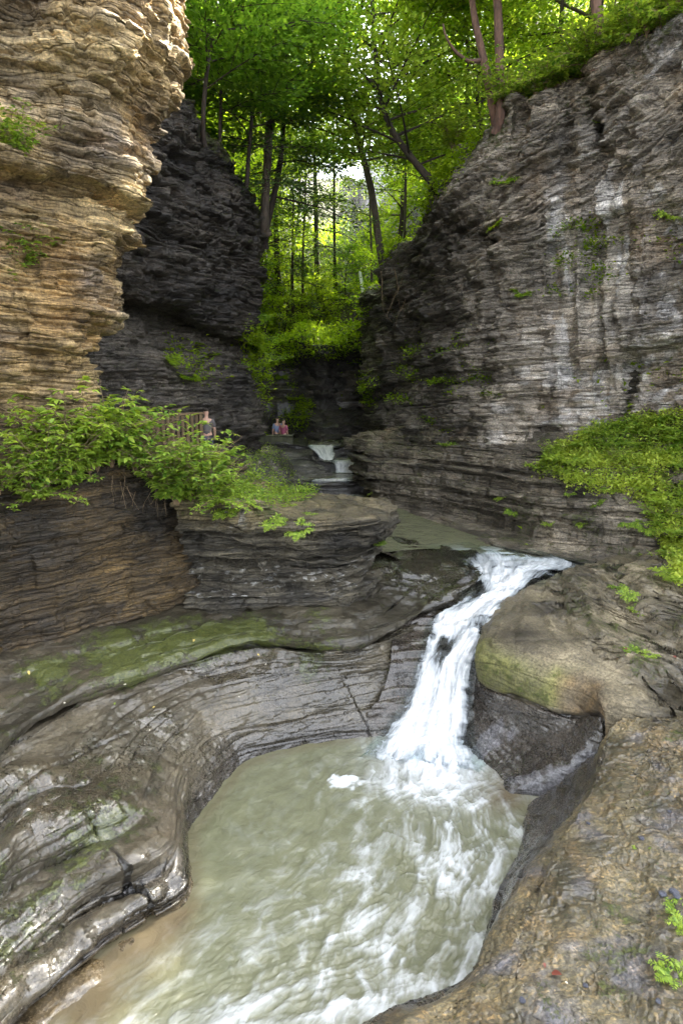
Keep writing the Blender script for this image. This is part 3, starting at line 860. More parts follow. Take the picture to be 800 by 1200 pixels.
# ------------------------------------------------------------------ stream bed and water
FL = [  # left px,py,z  right px,py,z  of the main fall, top to bottom
    ((505, 640, 2.20), (640, 650, 2.20)),
    ((535, 652, 2.20), (690, 664, 2.20)),
    ((552, 668, 2.08), (650, 676, 2.10)),
    ((556, 684, 1.92), (622, 690, 1.95)),
    ((540, 702, 1.74), (606, 706, 1.78)),
    ((508, 722, 1.56), (584, 728, 1.60)),
    ((502, 745, 1.40), (573, 748, 1.42)),
    ((492, 778, 1.08), (552, 782, 1.10)),
    ((479, 820, 0.62), (548, 826, 0.62)),
    ((452, 860, 0.16), (550, 872, 0.14)),
    ((425, 888, 0.02), (566, 905, 0.02)),
]
A_ = np.array([Pz(*a) for a, b in FL]); B_ = np.array([Pz(*b) for a, b in FL])
rows = []
for t in (-0.6, -.25, 0.2, 0.5, 0.8, 1.25, 1.6):
    r_ = A_ + (B_ - A_) * t
    r_[:, 2] -= 0.28 - 0.35 * max(0, abs(t - .5) - .6)
    r_[-2:, 2] -= 0.4
    rows.append(r_)
P, tv, tu = loft(rows, 400, 200)
P = displace(P, A=0.04, terr=.5, big=.12, rough=.03, seed=33)
rock_obj('stream_bed', P, lerp3((0.05, 0.04, 0.035), (0.15, 0.12, 0.09), np.clip(patchy(P, 1, 9), 0, 1)), 0.9, 0.0, M_SMOOTH, 'wet dark rock chute under the main fall')


def water_material():
    m, nt, out = new_mat('stream_water')
    tc = nd(nt, 'ShaderNodeTexCoord').outputs['Object']
    foam = nd(nt, 'ShaderNodeAttribute', attribute_name='foam').outputs['Fac']
    shal = nd(nt, 'ShaderNodeAttribute', attribute_name='shallow').outputs['Fac']
    n = noise_tex(nt, tc, 3.5, 4, 0.55, 0.6)
    base = ramp(nt, n, [(0.3, (0.112, 0.116, 0.068)), (0.7, (0.158, 0.160, 0.098))])
    base = mix(nt, shal, base, (0.105, 0.083, 0.048))
    c = mix(nt, foam, base, (0.60, 0.63, 0.66))
    b = nd(nt, 'ShaderNodeBsdfPrincipled')
    nt.links.new(c, b.inputs['Base Color'])
    nt.links.new(math_n(nt, 'ADD', math_n(nt, 'MULTIPLY', foam, 0.5), 0.07), b.inputs['Roughness'])
    b.inputs['IOR'].default_value = 1.33
    h = noise_tex(nt, tc, 5.0, 5, 0.6, 1.0)
    bp = nd(nt, 'ShaderNodeBump'); bp.inputs['Strength'].default_value = 0.5; bp.inputs['Distance'].default_value = 0.05
    nt.links.new(h, bp.inputs['Height']); nt.links.new(bp.outputs[0], b.inputs['Normal'])
    nt.links.new(b.outputs[0], out.inputs[0])
    return m


M_WATER = water_material()

# plunge pool
nx, ny = int(620 * RES), int(700 * RES)
xs = np.linspace(-4.2, 3.4, nx); ys = np.linspace(1.6, 10.3, ny)
X, Y = np.meshgrid(xs, ys)
src = Pz(503, 886, 0); mid = Pz(540, 1010, 0); low = Pz(460, 1130, 0); end = Pz(330, 1230, 0)
path = np.array([Pz(500, 870, 0), Pz(520, 935, 0), Pz(545, 1000, 0), Pz(520, 1080, 0), Pz(470, 1140, 0), Pz(380, 1190, 0), Pz(250, 1260, 0)])[:, :2]
width = np.array([.50, 0.80, 1.05, 1.10, 1.05, .95, .9])
best = np.full(X.shape, 9.0); spar = np.zeros(X.shape); sden = np.zeros(X.shape)
acc = 0
for k in range(len(path) - 1):
    a, b = path[k], path[k + 1]; d = b - a; L = np.hypot(*d)
    t = np.clip(((X - a[0]) * d[0] + (Y - a[1]) * d[1]) / L / L, 0, 1)
    dx = X - (a[0] + d[0] * t); dy = Y - (a[1] + d[1] * t)
    dist = np.hypot(dx, dy); sgn = np.sign(dx * d[1] - dy * d[0])
    wdt = width[k] + (width[k + 1] - width[k]) * t
    q = dist / wdt
    m = q < best
    best = np.where(m, q, best); spar = np.where(m, acc + t * L, spar); sden = np.where(m, sgn * dist, sden)
    acc += L
wx = X + 0.35 * fbm(X * 1.1, Y * 1.1, 0 * X, 3, 301); wy = Y + 0.35 * fbm(X * 1.1, Y * 1.1, 0 * X + 9, 3, 303)
# streaks drawn out along the current
warp = 0.9 * fbm(X * 1.3, Y * 1.3, 0 * X, 3, 305)
n1 = 0.5 + 0.9 * fbm(sden * 6.5 + warp * 1.6, spar * 1.5 + warp, 0 * X, 5, 307, .6)
sw = X * .8 - Y * .6 + .5 * warp; sl2 = X * .6 + Y * .8 + .5 * fbm(X * .8, Y * .8, 0 * X, 3, 306)
n2 = 0.5 + 0.9 * fbm(sw * 7, sl2 * 3.0, 0 * X, 5, 309, .6)
rid = 1 - np.abs(fbm(wx * 1.9, wy * 1.9, 0 * X, 4, 315, .6)) * 3.2          # thin wandering foam lines
rid = np.clip(rid, 0, 1) ** 3
core = np.exp(-(best * 0.95) ** 2)
hit = np.exp(-(((X - src[0]) / 0.75) ** 2 + ((Y - src[1]) / 0.80) ** 2))
n3 = np.clip(0.5 + 0.9 * fbm(wx * 1.3, wy * 1.3, 0 * X, 3, 311), 0, 1)
env = np.clip(1.05 * np.exp(-(best * .85) ** 2) * (.72 + .5 * n3), 0, 1)
turb = .55 * n1 + .45 * n2
wide = np.exp(-(best * .55) ** 2)
foam = wide * (.03 + .26 * sstep(.3, .9, turb)) + env * .95 * sstep(.42, .95, turb) + 1.7 * hit * (.45 + turb)
foam += .30 * rid * np.exp(-(best * .42) ** 2) * sstep(.3, .7, n2)
foam = foam * (.62 + .42 * n3)
fb_ = Pz(403, 917, 0); bx_ = X + .10 * vn(X * 7, Y * 7, 0 * X, 331) + .05 * vn(X * 17, Y * 17, 0 * X, 332); by_ = Y + .10 * vn(X * 7, Y * 7, 0 * X, 333) + .05 * vn(X * 17, Y * 17, 0 * X, 334)
blobf = np.exp(-(((bx_ - fb_[0]) / 0.30) ** 2 + ((by_ - fb_[1]) / 0.20) ** 2)) * (.8 + .5 * n2)
foam = foam + sstep(0.42, .95, blobf)
foam = np.clip(foam, 0, 1)
shallow = sum(np.exp(-(((X - Pz(a, b, 0)[0]) / r_) ** 2 + ((Y - Pz(a, b, 0)[1]) / r_) ** 2)) for a, b, r_ in ((150, 1120, .5), (200, 1085, .32), (90, 1180, .4), (590, 930, .45), (610, 900, .4)))
# the rim of the pool shades to brown where it is thin
rim = np.full(X.shape, 9.0)
for st in (ST,):
    pts = np.array([Pz(*s_[0]) if s_[0][2] == 0 else Pz(s_[0][0], s_[0][1], 0) for s_ in st[:9]])[:, :2]
    for a, b in zip(pts[:-1], pts[1:]):
        d = b - a; L2 = (d ** 2).sum(); t = np.clip(((X - a[0]) * d[0] + (Y - a[1]) * d[1]) / L2, 0, 1)
        rim = np.minimum(rim, np.hypot(X - a[0] - d[0] * t, Y - a[1] - d[1] * t))
foam = foam * (1 - .75 * np.clip(shallow, 0, 1))
shallow = np.clip(shallow * (.6 + .5 * n3) + 0.45 * np.exp(-(rim / .12) ** 2), 0, 1) * (1 - .5 * foam)
Z = 0.022 * fbm(wx * 2.5, wy * 2.5, 0 * X, 4, 313) + 0.07 * core * (n1 - .5) + 0.03 * (n2 - .5) * (.4 + core) + 0.22 * hit * (n2 - .2) + .05 * np.clip(blobf, 0, 1) * n2
P = np.stack([X, Y, Z], -1)
me = mesh_grid('pool_water', P, M_WATER, {'foam': foam, 'shallow': shallow})
tag(link('pool_water', me), 'murky green plunge pool with white foam streaming from the falls', None, None, 'structure')

# upper pool
fr = np.array([Pz(380, 650, 2.13), Pz(440, 648, 2.13), Pz(500, 643, 2.13), Pz(540, 645, 2.13), Pz(570, 652, 2.13), Pz(600, 659, 2.13), Pz(625, 664, 2.13), Pz(645, 666, 2.13), Pz(660, 664, 2.13)])
bk_ = fr + np.array([0, 11.0, 0]); bk_[:, 0] -= np.linspace(0.3, 5.0, len(bk_))
PU, _, _ = loft([fr, fr * .7 + bk_ * .3, fr * .3 + bk_ * .7, bk_], 420, 260)
X, Y = PU[..., 0], PU[..., 1]
lip = Pz(590, 660, 2.1)
foam = sstep(0.50, 0.72, 0.5 + .9 * fbm(X * 2.4, Y * 5, 0 * X, 4, 321)) * np.clip(np.exp(-(((X - lip[0]) / 1.5) ** 2 + ((Y - lip[1] - .1) / 0.8) ** 2)) * 2.4, 0, 1)
ft = Pz(392, 577, 2.13)
foam = np.clip(foam + np.exp(-(((X - ft[0]) / .9) ** 2 + ((Y - ft[1] + .2) / .6) ** 2)), 0, 1)
sh = 0.7 * np.exp(-(((X - Pz(640, 668, 2.13)[0]) / .6) ** 2 + ((Y - Pz(640, 668, 2.13)[1]) / .35) ** 2)) + .35 * sstep(13.9, 13.0, Y)
me = mesh_grid('upper_pool_water', np.stack([X, Y, 2.13 + 0.012 * fbm(X * 3, Y * 3, 0 * X, 3, 323)], -1), M_WATER, {'foam': foam, 'shallow': np.clip(sh, 0, 1)})
tag(link('upper_pool_water', me), 'calm green brown upper pool above the main fall', None, None, 'structure')


def fall_material():
    m, nt, out = new_mat('falling_water')
    uv = nd(nt, 'ShaderNodeUVMap', uv_map='UVMap').outputs[0]
    thin = nd(nt, 'ShaderNodeAttribute', attribute_name='thin').outputs['Fac']
    s1 = noise_tex(nt, mapping(nt, uv, (9, 1.6, 1)), 1.0, 6, 0.62, 0.25)
    s2 = noise_tex(nt, mapping(nt, uv, (34, 3.0, 1)), 1.0, 4, 0.6, 0.2)
    s = math_n(nt, 'ADD', math_n(nt, 'MULTIPLY', s1, 0.65), math_n(nt, 'MULTIPLY', s2, 0.35))
    d = math_n(nt, 'SUBTRACT', s, math_n(nt, 'MULTIPLY', thin, 0.42))
    dens = ramp(nt, d, [(0.14, 0.0), (0.36, 0.75), (0.55, 1.0)])
    c = ramp(nt, d, [(0.18, (0.16, 0.18, 0.20)), (0.36, (0.50, 0.54, 0.57)), (0.52, (0.88, 0.89, 0.90))])
    b = nd(nt, 'ShaderNodeBsdfPrincipled'); nt.links.new(c, b.inputs['Base Color'])
    b.inputs['Roughness'].default_value = 0.45
    bp = nd(nt, 'ShaderNodeBump'); bp.inputs['Strength'].default_value = 0.5; bp.inputs['Distance'].default_value = 0.06
    nt.links.new(s, bp.inputs['Height']); nt.links.new(bp.outputs[0], b.inputs['Normal'])
    tl = nd(nt, 'ShaderNodeBsdfTranslucent'); tl.inputs['Color'].default_value = (0.8, 0.85, 0.9, 1)
    ms = nd(nt, 'ShaderNodeMixShader'); ms.inputs[0].default_value = 0.3
    nt.links.new(b.outputs[0], ms.inputs[1]); nt.links.new(tl.outputs[0], ms.inputs[2])
    tr = nd(nt, 'ShaderNodeBsdfTransparent'); tr.inputs[0].default_value = (0.85, 0.9, 0.9, 1)
    mx = nd(nt, 'ShaderNodeMixShader'); nt.links.new(dens, mx.inputs[0])
    nt.links.new(tr.outputs[0], mx.inputs[1]); nt.links.new(ms.outputs[0], mx.inputs[2])
    nt.links.new(mx.outputs[0], out.inputs[0])
    return m


M_FALL = fall_material()


def fall(name, A, B, nu, nv, bulge, label, thin_prof=None, amp=0.05, seed=0, ts=(-.08, .12, .35, .6, .85, 1.08)):
    rows = []
    for t in ts:
        r_ = A + (B - A) * t
        r_[:, 2] += bulge * (1 - (2 * t - 1) ** 2)
        rows.append(r_)
    P, tv, tu = loft(rows, nu, nv)
    TV = np.broadcast_to(tv[:, None], P.shape[:2]) / (len(ts) - 1); TU = np.broadcast_to(tu[None, :], P.shape[:2])
    N = grid_normals(P)
    n = fbm(TV * 9 + .5 * fbm(TV * 2, TU * .8, 0 * TU, 2, seed), TU * .8, 0 * TU, 4, 400 + seed)
    n2 = fbm(TV * 5, TU * 3.2 + TV * 2, 0 * TU, 4, 410 + seed, .6)
    P = P + N * (amp * n + amp * .8 * n2)[..., None]
    rg_ = .10 * fbm(TU * 3.0, TV * 2, 0 * TU, 4, 420 + seed, .65)
    thin = sstep(.22, .02, TV + rg_) + sstep(.78, .98, TV + rg_)
    if thin_prof is not None: thin = thin + thin_prof(TU, TV)
    me = mesh_grid(name, P, M_FALL, {'thin': np.clip(thin, 0, 1.3)}, uv=np.stack([TV, TU * .5], -1))
    return tag(link(name, me), label, None, None, 'structure')


def tp(TU, TV):
    q_ = .35 * fbm(TU * 2.2, TV * 7, 0 * TU, 3, 77)
    isl = .95 * np.exp(-(((TU - 6.5 + q_ * 2) / .5) ** 2 + ((TV - .40 + q_ * .4) / .14) ** 2)) + .7 * np.exp(-(((TU - 5.6 + q_ * 2) / .4) ** 2 + ((TV - .75 + q_ * .3) / .13) ** 2)) + .9 * np.exp(-(((TU - 3.4 + q_ * 2) / .7) ** 2 + ((TV - .22 + q_ * .3) / .12) ** 2))
    return isl + .9 * sstep(9.0, 10.0, TU - .45 + .5 * fbm(TV * 14, TU * 2, 0 * TU, 3, 81)) + .75 * sstep(1.6, .3, TU) + .25 * sstep(3.2, 1.6, TU) + .7 * sstep(.62, .9, TV) * sstep(4.9, 4.2, TU) * sstep(1.2, 3.2, TU)


fall('waterfall', A_, B_, 560, 260, 0.10, 'white rushing main fall pouring into the plunge pool', tp, 0.12)
# side arm joining from the right
A2 = np.array([Pz(600, 655, 2.19), Pz(640, 660, 2.17), Pz(675, 668, 2.16)]); B2 = np.array([Pz(590, 672, 2.15), Pz(640, 672, 2.15), Pz(675, 674, 2.14)])

# cascades upstream (three steps) with their rock
def cascade(p1, p2, z1, q1, q2, z2, w, seed):
    a0 = Pz(*p1, z1); b0 = Pz(*p2, z1); a1 = Pz(*q1, z2); b1 = Pz(*q2, z2)
    up = np.array([0, .5, .02])
    A = np.array([a0 + up, a0, a0 * .35 + a1 * .65 + np.array([0, 0, .12 * (z1 - z2)]), a1]); B = np.array([b0 + up, b0, b0 * .35 + b1 * .65 + np.array([0, 0, .12 * (z1 - z2)]), b1])
    return A, B


CS = [((362, 564), (413, 563), 2.66, (364, 577), (412, 577), 2.12),
      ((385, 541), (430, 541), 3.12, (391, 554), (417, 554), 2.68),
      ((358, 523), (396, 523), 3.62, (374, 539), (392, 539), 3.14)]
lab = ['lowest small cascade dropping into the upper pool', 'middle small cascade between dark rock steps', 'highest small cascade at the head of the steps']
for k, (p1, p2, z1, q1, q2, z2) in enumerate(CS):
    A, B = cascade(p1, p2, z1, q1, q2, z2, 0, k)
    fall('cascade', A, B, 120, 90, 0.0, lab[k], lambda TU, TV: .05 + 0 * TU, 0.02, 20 + k, (0, .25, .5, .75, 1))
    # flat water that feeds this step
    la, lb = A[1], B[1]
    X, Y = np.meshgrid(np.linspace(la[0] - .5, lb[0] + .6, 60), np.linspace(la[1] + .01, la[1] + 4.2, 60))
    fm = np.clip(.15 + .6 * fbm(X * 2, Y * 3, 0 * X, 3, 500 + k), 0, 1)
    me = mesh_grid('stream_water', np.stack([X, Y, 0 * X + z1 + .005], -1), M_WATER, {'foam': fm * .6, 'shallow': 0 * X + .3})
    tag(link('stream_water', me), ['flat water feeding the lowest cascade', 'flat water feeding the middle cascade', 'flat water feeding the highest cascade'][k], None, None, 'structure')
    # the rock step beneath
    xs = np.linspace(-4.5, 4.0, 9)
    yl = la[1]
    prof_ = [(-0.6, z2 - .7), (-.05, z2 - .1), (.03, z1 - .10), (.12, z1 - .03), (4.3, z1 - .04)]
    rows = [[np.array([xx, yl + dy + .12 * math.sin(xx * 2 + k), zz + (.22 if (xx < la[0] - .35 or xx > lb[0] + .45) and zz > z2 else 0)]) for xx in xs] for dy, zz in prof_]
    P, tv, tu = loft(rows, 300, 160)
    P = displace(P, A=0.05, terr=.5, big=.08, rough=.02, seed=36 + k)
    pt = np.clip(patchy(P, 1.2, 121), 0, 1)
    rock_obj('rock_step', P, lerp3((0.04, 0.037, 0.035), (0.13, 0.12, 0.11), pt), .6, 0.0, M_ROCK, ['rock step under the lowest cascade', 'rock step under the middle cascade', 'rock step under the highest cascade'][k])

# dark slab left of the cascades
p = [Pz(318, 530, 3.5), Pz(352, 529, 3.5), Pz(366, 533, 3.45)]
q = [Pz(312, 548, 3.0), Pz(362, 548, 3.0), Pz(384, 550, 2.9)]
r0 = [Pz(308, 574, 2.3), Pz(365, 572, 2.3), Pz(392, 571, 2.3)]
bk = [a + np.array([0, 2.5, .1]) for a in p]
ext = lambda L_: [L_[0] + np.array([-2.5, 0, 0])] + L_ + [L_[-1] + np.array([.15, .5, -.5])]
P, tv, tu = loft([ext(r0), ext(q), ext(p), ext(bk)], 260, 180)
P = displace(P, A=0.10, terr=.6, big=.1, rough=.03, seed=41)
rock_obj('rock_slab', P, lerp3((0.05, 0.046, 0.04), (0.15, 0.14, 0.12), np.clip(patchy(P, 1.2, 125), 0, 1)), .3, np.clip(.3 * patchy(P, 2, 4), 0, 1), M_ROCK, 'sloping dark slab left of the small cascades')

# dark headwall (cave like) closing the channel
rows = []
for zz, yo in ((2.6, 30.6), (4.2, 31.0), (4.9, 31.6), (5.4, 32.6), (6.6, 32.9), (7.4, 32.2), (8.0, 31.4), (8.5, 31.3), (8.9, 32.2), (9.4, 34.5)):
    rows.append([np.array([xx, yo + .5 * math.sin(xx * 1.7) + .10 * xx * xx, zz + .25 * math.sin(xx * 2.1)]) for xx in (-6, -4.5, -3.2, -2, -.8, .4, 1.4, 2.6, 4.5)])
P, tv, tu = loft(rows, 260, 260)
P = displace(P, A=0.35, terr=.3, big=.6, rough=.06, seed=44, bigf=.5, block=.5)
rock_obj('cliff', P, lerp3((0.016, 0.014, 0.012), (0.075, 0.065, 0.055), np.clip(patchy(P, .8, 151, 2), 0, 1)), .35, np.clip(.5 * patchy(P, 1.2, 153) * sstep(7.6, 8.6, P[..., 2]), 0, 1), M_ROCK, 'black undercut headwall at the closed end of the gorge')

# ------------------------------------------------------------------ hills and the gorge head beyond
def hill_h(x, y):
    fl = np.interp(y, [28.5, 31], [0.3, 3.0]) + 0 * x
    hd = sstep(32.5, 33.6, y) * 5.0 + np.clip(y - 33.6, 0, 60) * 0.46 + 0.8 * sstep(39, 41, y)
    fl = fl + hd
    xl = np.interp(y, [13, 15, 17, 21, 22.5, 25, 50], [-8.5, -7.4, -5.9, -3.9, -3.4, -3.2, -3.8])
    xrr = np.interp(y, [13, 15, 17, 19, 21, 25, 27, 50], [12.5, 10.6, 8.4, 6.3, 4.4, 3.0, 2.2, 2.6])
    lt = np.interp(y, [13, 17, 21, 24, 28, 40], [14.2, 13.3, 11.7, 10.2, 8.0, 5.0])
    rt = np.interp(y, [13, 17, 21, 25, 30, 40], [15.2, 14.3, 12.9, 10.2, 6.8, 5.0])
    dl = np.clip(xl - x, 0, 100); dr = np.clip(x - xrr, 0, 100)
    ls = np.interp(y, [22, 28, 33], [8, 5.0, 2.0]); 
    left = np.minimum(dl * ls, lt + dl * 0.80) * (dl > 0)
    right = np.minimum(dr * ls, rt + dr * 0.78) * (dr > 0)
    h = fl + np.minimum(left, 19 + 0 * y) + np.minimum(right, 21 + 0 * y)
    h = h + 0.7 * fbm(x * .25, y * .25, 0 * x, 4, 601) + .25 * fbm(x * 1.2, y * 1.2, 0 * x, 3, 603)
    gul = 1.0 * np.exp(-((x - (1.0 + .02 * (y - 33))) / .45) ** 2) * sstep(32, 34, y)
    return h - gul


HY = 1.0
xs = np.concatenate([np.linspace(-60, -12, 90), np.linspace(-11.7, 12, 330), np.linspace(12.5, 60, 90)])
ys = np.concatenate([np.linspace(13.5, 32, 150), np.linspace(32.02, 34, 100), np.linspace(34.1, 50, 130), np.linspace(51, 110, 50)])
X, Y = np.meshgrid(xs, ys)
H = hill_h(X, Y)
P = np.stack([X, Y, H], -1)
N = grid_normals(P)
i_, f_, th_, v_ = bed(P[..., 2] + .1 * fbm(X * .5, Y * .5, 0 * X, 2, 9), BED_M)
P[..., 1] -= (0.22 * v_ + .3 * vn(X * .8, 0 * X, i_ * 3.3, 611)) * sstep(31.8, 32.6, Y) * sstep(34.2, 33.6, Y)
steep = 1 - N[..., 2] ** 2
pt = np.clip(patchy(P, .7, 131), 0, 1)
c = lerp3((0.035, 0.03, 0.022), (0.09, 0.075, 0.05), pt)
wf = sstep(.2, .1, np.abs(P[..., 0] - 1.02 + .1 * np.sin(P[..., 2] * 1.3))) * sstep(33.4, 34, Y) * 0
me_m = sstep(.75, .55, steep) * .75
me_m[:, :] *= np.clip(patchy(P, .9, 133) + .3, 0, 1)
rock_obj('hillside', P, c, .3 * sstep(.6, .8, steep), me_m, M_ROCK, 'wooded hillsides closing the gorge behind the cascades')

# ------------------------------------------------------------------ placing on built surfaces
def project(P):
    d = P - CAM
    f = d[..., 1] * CP - d[..., 2] * SP
    u = d[..., 1] * SP + d[..., 2] * CP
    return 400 + F * d[..., 0] / f, 600 - F * u / f, f


def in_poly(x, y, poly):
    r = np.zeros(x.shape, bool)
    n = len(poly)
    for k in range(n):
        (x1, y1), (x2, y2) = poly[k], poly[(k + 1) % n]
        if y1 == y2: continue
        c = (y1 > y) != (y2 > y)
        r ^= c & (x < (x2 - x1) * (y - y1) / (y2 - y1) + x1)
    return r


PICK = {}


def surf_points(k, poly, n, minz=-1, seed=0):
    """n points of rock surface number k that lie inside an outline on the ground/face"""
    if k not in PICK:
        P = SURF[k][1][1:-1:2, 1:-1:2]
        N = grid_normals(SURF[k][1])[1:-1:2, 1:-1:2]
        x, y, f = project(P)
        PICK[k] = (P.reshape(-1, 3), N.reshape(-1, 3), x.reshape(-1), y.reshape(-1), f.reshape(-1))
    P, N, x, y, f = PICK[k]
    m = in_poly(x, y, poly) & (f > 0) & (((CAM - P) * N).sum(1) > -0.3)
    if minz > -1: m &= N[:, 2] > minz
    idx = np.nonzero(m)[0]
    if len(idx) == 0: return np.zeros((0, 3)), np.zeros((0, 3))
    r = np.random.RandomState(seed + 99)
    s = r.choice(idx, n, replace=len(idx) < n)
    return P[s], N[s]


def first_hit(px, py):
    """the built rock surface nearest the camera along a direction"""
    best = None
    for k, (nm, Pf) in enumerate(SURF):
        if k not in PICK: surf_points(k, [(0, 0), (1, 0), (0, 1)], 1)
        P, N, x, y, f = PICK[k]
        m = (np.abs(x - px) < 2.5) & (np.abs(y - py) < 2.5) & (f > .5) & (((CAM - P) * N).sum(1) > -0.2)
        if m.any():
            j = np.nonzero(m)[0][np.argmin(f[m])]
            if best is None or f[j] < best[2]: best = (P[j], N[j], f[j], k)
    return best


# ------------------------------------------------------------------ leaves and plants
M_LEAF = leaf_mat('broad_leaf', (0.075, 0.17, 0.014), (0.32, 0.44, 0.03), 0.64)
M_LEAF_D = leaf_mat('shade_leaf', (0.06, 0.14, 0.02), (0.20, 0.34, 0.04), 0.6)
M_NEEDLE = leaf_mat('hemlock_needle', (0.04, 0.08, 0.035), (0.10, 0.18, 0.07), 0.40)
M_FRESH = leaf_mat('fresh_leaf', (0.07, 0.17, 0.02), (0.37, 0.48, 0.07), 0.45)
M_BANK = leaf_mat('bank_leaf', (0.10, 0.22, 0.02), (0.50, 0.58, 0.10), 0.40)
M_BARK = simple_mat('bark', (0.11, 0.085, 0.065), 0.9, 0.03, 14, (0.035, 0.028, 0.022))
M_BARK_D = simple_mat('dark_bark', (0.055, 0.040, 0.032), 0.9, 0.03, 14, (0.016, 0.012, 0.010))
M_BARK_G = simple_mat('pale_dead_wood', (0.42, 0.38, 0.33), 0.85, 0.01, 16, (0.22, 0.19, 0.16))
M_TWIG = simple_mat('dry_twig', (0.24, 0.17, 0.10), 0.85, 0.0, 20)


def unit(v):
    return v / (np.linalg.norm(v, axis=-1, keepdims=True) + 1e-9)


def leaf_cloud(C, D, size, up=0.75, fold=0.18, r=None, wid=0.55, full=False):
    """C centres, D outward directions (n,3), size (n,) -> verts, faces, per-vertex tint"""
    r = r or rng
    n = len(C)
    D = unit(D + r.normal(0, .25, (n, 3)))
    U = unit(np.array([0, 0, 1.0]) * up + r.normal(0, 0.38, (n, 3)))
    S = unit(np.cross(D, U)); U = np.cross(S, D)
    s = size[:, None]
    t = np.clip(r.normal(0.5, 0.22, n), 0, 1)
    if not full:
        V = np.stack([C, C + D * s * .45 + S * s * wid * .5 + U * s * fold, C + D * s, C + D * s * .45 - S * s * wid * .5 + U * s * fold], 1)
        Fc = np.arange(n * 4).reshape(n, 4)
        return V.reshape(-1, 3), Fc, np.repeat(t, 4)
    droop = np.array([0, 0, -1.0]) * s * .12
    V = np.stack([C, C + D * s * .28 + S * s * wid * .48 + U * s * fold * .8, C + D * s * .65 + S * s * wid * .36 + U * s * fold * .7 + droop * .4,
                  C + D * s + droop, C + D * s * .65 - S * s * wid * .36 + U * s * fold * .7 + droop * .4, C + D * s * .28 - S * s * wid * .48 + U * s * fold * .8,
                  C + D * s * .3, C + D * s * .66 + droop * .4], 1)
    b = np.arange(n)[:, None] * 8
    Fc = np.concatenate([b + [[0, 1, 2, 7]], b + [[7, 2, 3, 3]], b + [[0, 7, 4, 5]], b + [[7, 3, 4, 4]]])
    quads = np.concatenate([b + [[0, 1, 2, 7]], b + [[0, 7, 4, 5]]]); tris = np.concatenate([b + [[7, 2, 3]], b + [[7, 3, 4]]])
    return V.reshape(-1, 3), (quads, tris), np.repeat(t, 8)


def poly_mesh(name, V, quads, tris, mat, tint=None, smooth=False):
    me = bpy.data.meshes.new(name)
    me.vertices.add(len(V)); me.vertices.foreach_set("co", np.asarray(V, np.float32).reshape(-1))
    quads = np.zeros((0, 4), int) if quads is None else np.asarray(quads); tris = np.zeros((0, 3), int) if tris is None else np.asarray(tris)
    li = np.concatenate([quads.reshape(-1), tris.reshape(-1)]).astype(np.int32)
    me.loops.add(len(li)); me.loops.foreach_set("vertex_index", li)
    nq, nt_ = len(quads), len(tris)
    me.polygons.add(nq + nt_)
    st = np.concatenate([np.arange(nq) * 4, nq * 4 + np.arange(nt_) * 3]).astype(np.int32)
    me.polygons.foreach_set("loop_start", st)
    me.polygons.foreach_set("loop_total", np.concatenate([np.full(nq, 4), np.full(nt_, 3)]).astype(np.int32))
    if smooth: me.polygons.foreach_set("use_smooth", np.ones(nq + nt_, bool))
    me.update(calc_edges=True)
    if tint is not None:
        at = me.attributes.new('tint', 'FLOAT', 'POINT'); at.data.foreach_set("value", np.asarray(tint, np.float32))
    me.materials.append(mat)
    return me


class Tubes:
    def __init__(s): s.V = []; s.Q = []; s.n = 0

    def add(s, pts, r0, r1, k=7, wob=0.0, rr=None):
        pts = np.asarray(pts, float); n = len(pts)
        T = unit(np.gradient(pts, axis=0))
        ref = np.array([1, 0.3, 0.1]) if abs(T[0][2]) > .6 else np.array([0, 0, 1.0])
        A = unit(np.cross(T, ref)); B = np.cross(T, A)
        rad = np.linspace(r0, r1, n) if rr is None else np.asarray(rr)
        ang = np.linspace(0, 2 * math.pi, k, endpoint=False)
        w = 1 + wob * rng.normal(0, 1, (n, k))
        ring = pts[:, None] + (A[:, None] * np.cos(ang)[None, :, None] + B[:, None] * np.sin(ang)[None, :, None]) * (rad[:, None] * w)[..., None]
        idx = s.n + np.arange(n * k).reshape(n, k)
        q = np.stack([idx[:-1], np.roll(idx[:-1], -1, 1), np.roll(idx[1:], -1, 1), idx[1:]], -1).reshape(-1, 4)
        s.V.append(ring.reshape(-1, 3)); s.Q.append(q); s.n += n * k
        s.V.append(pts[-1:] + T[-1:] * rad[-1]); tip = s.n; s.n += 1
        s.Q.append(np.stack([idx[-1], np.roll(idx[-1], -1), np.full(k, tip), np.full(k, tip)], -1)[:, [0, 1, 2, 2]] if False else np.zeros((0, 4), int))

    def mesh(s, name, mat):
        return poly_mesh(name, np.concatenate(s.V), np.concatenate(s.Q), None, mat, smooth=True)


def resample(pts, n):
    pts = np.asarray(pts, float)
    return catmull(pts, np.linspace(0, len(pts) - 1, n))


def root_at(name, loc, label, cat, group=None):
    o = bpy.data.objects.new(name, None); col.objects.link(o); o.location = loc; o.empty_display_size = .2
    return tag(o, label, cat, group)


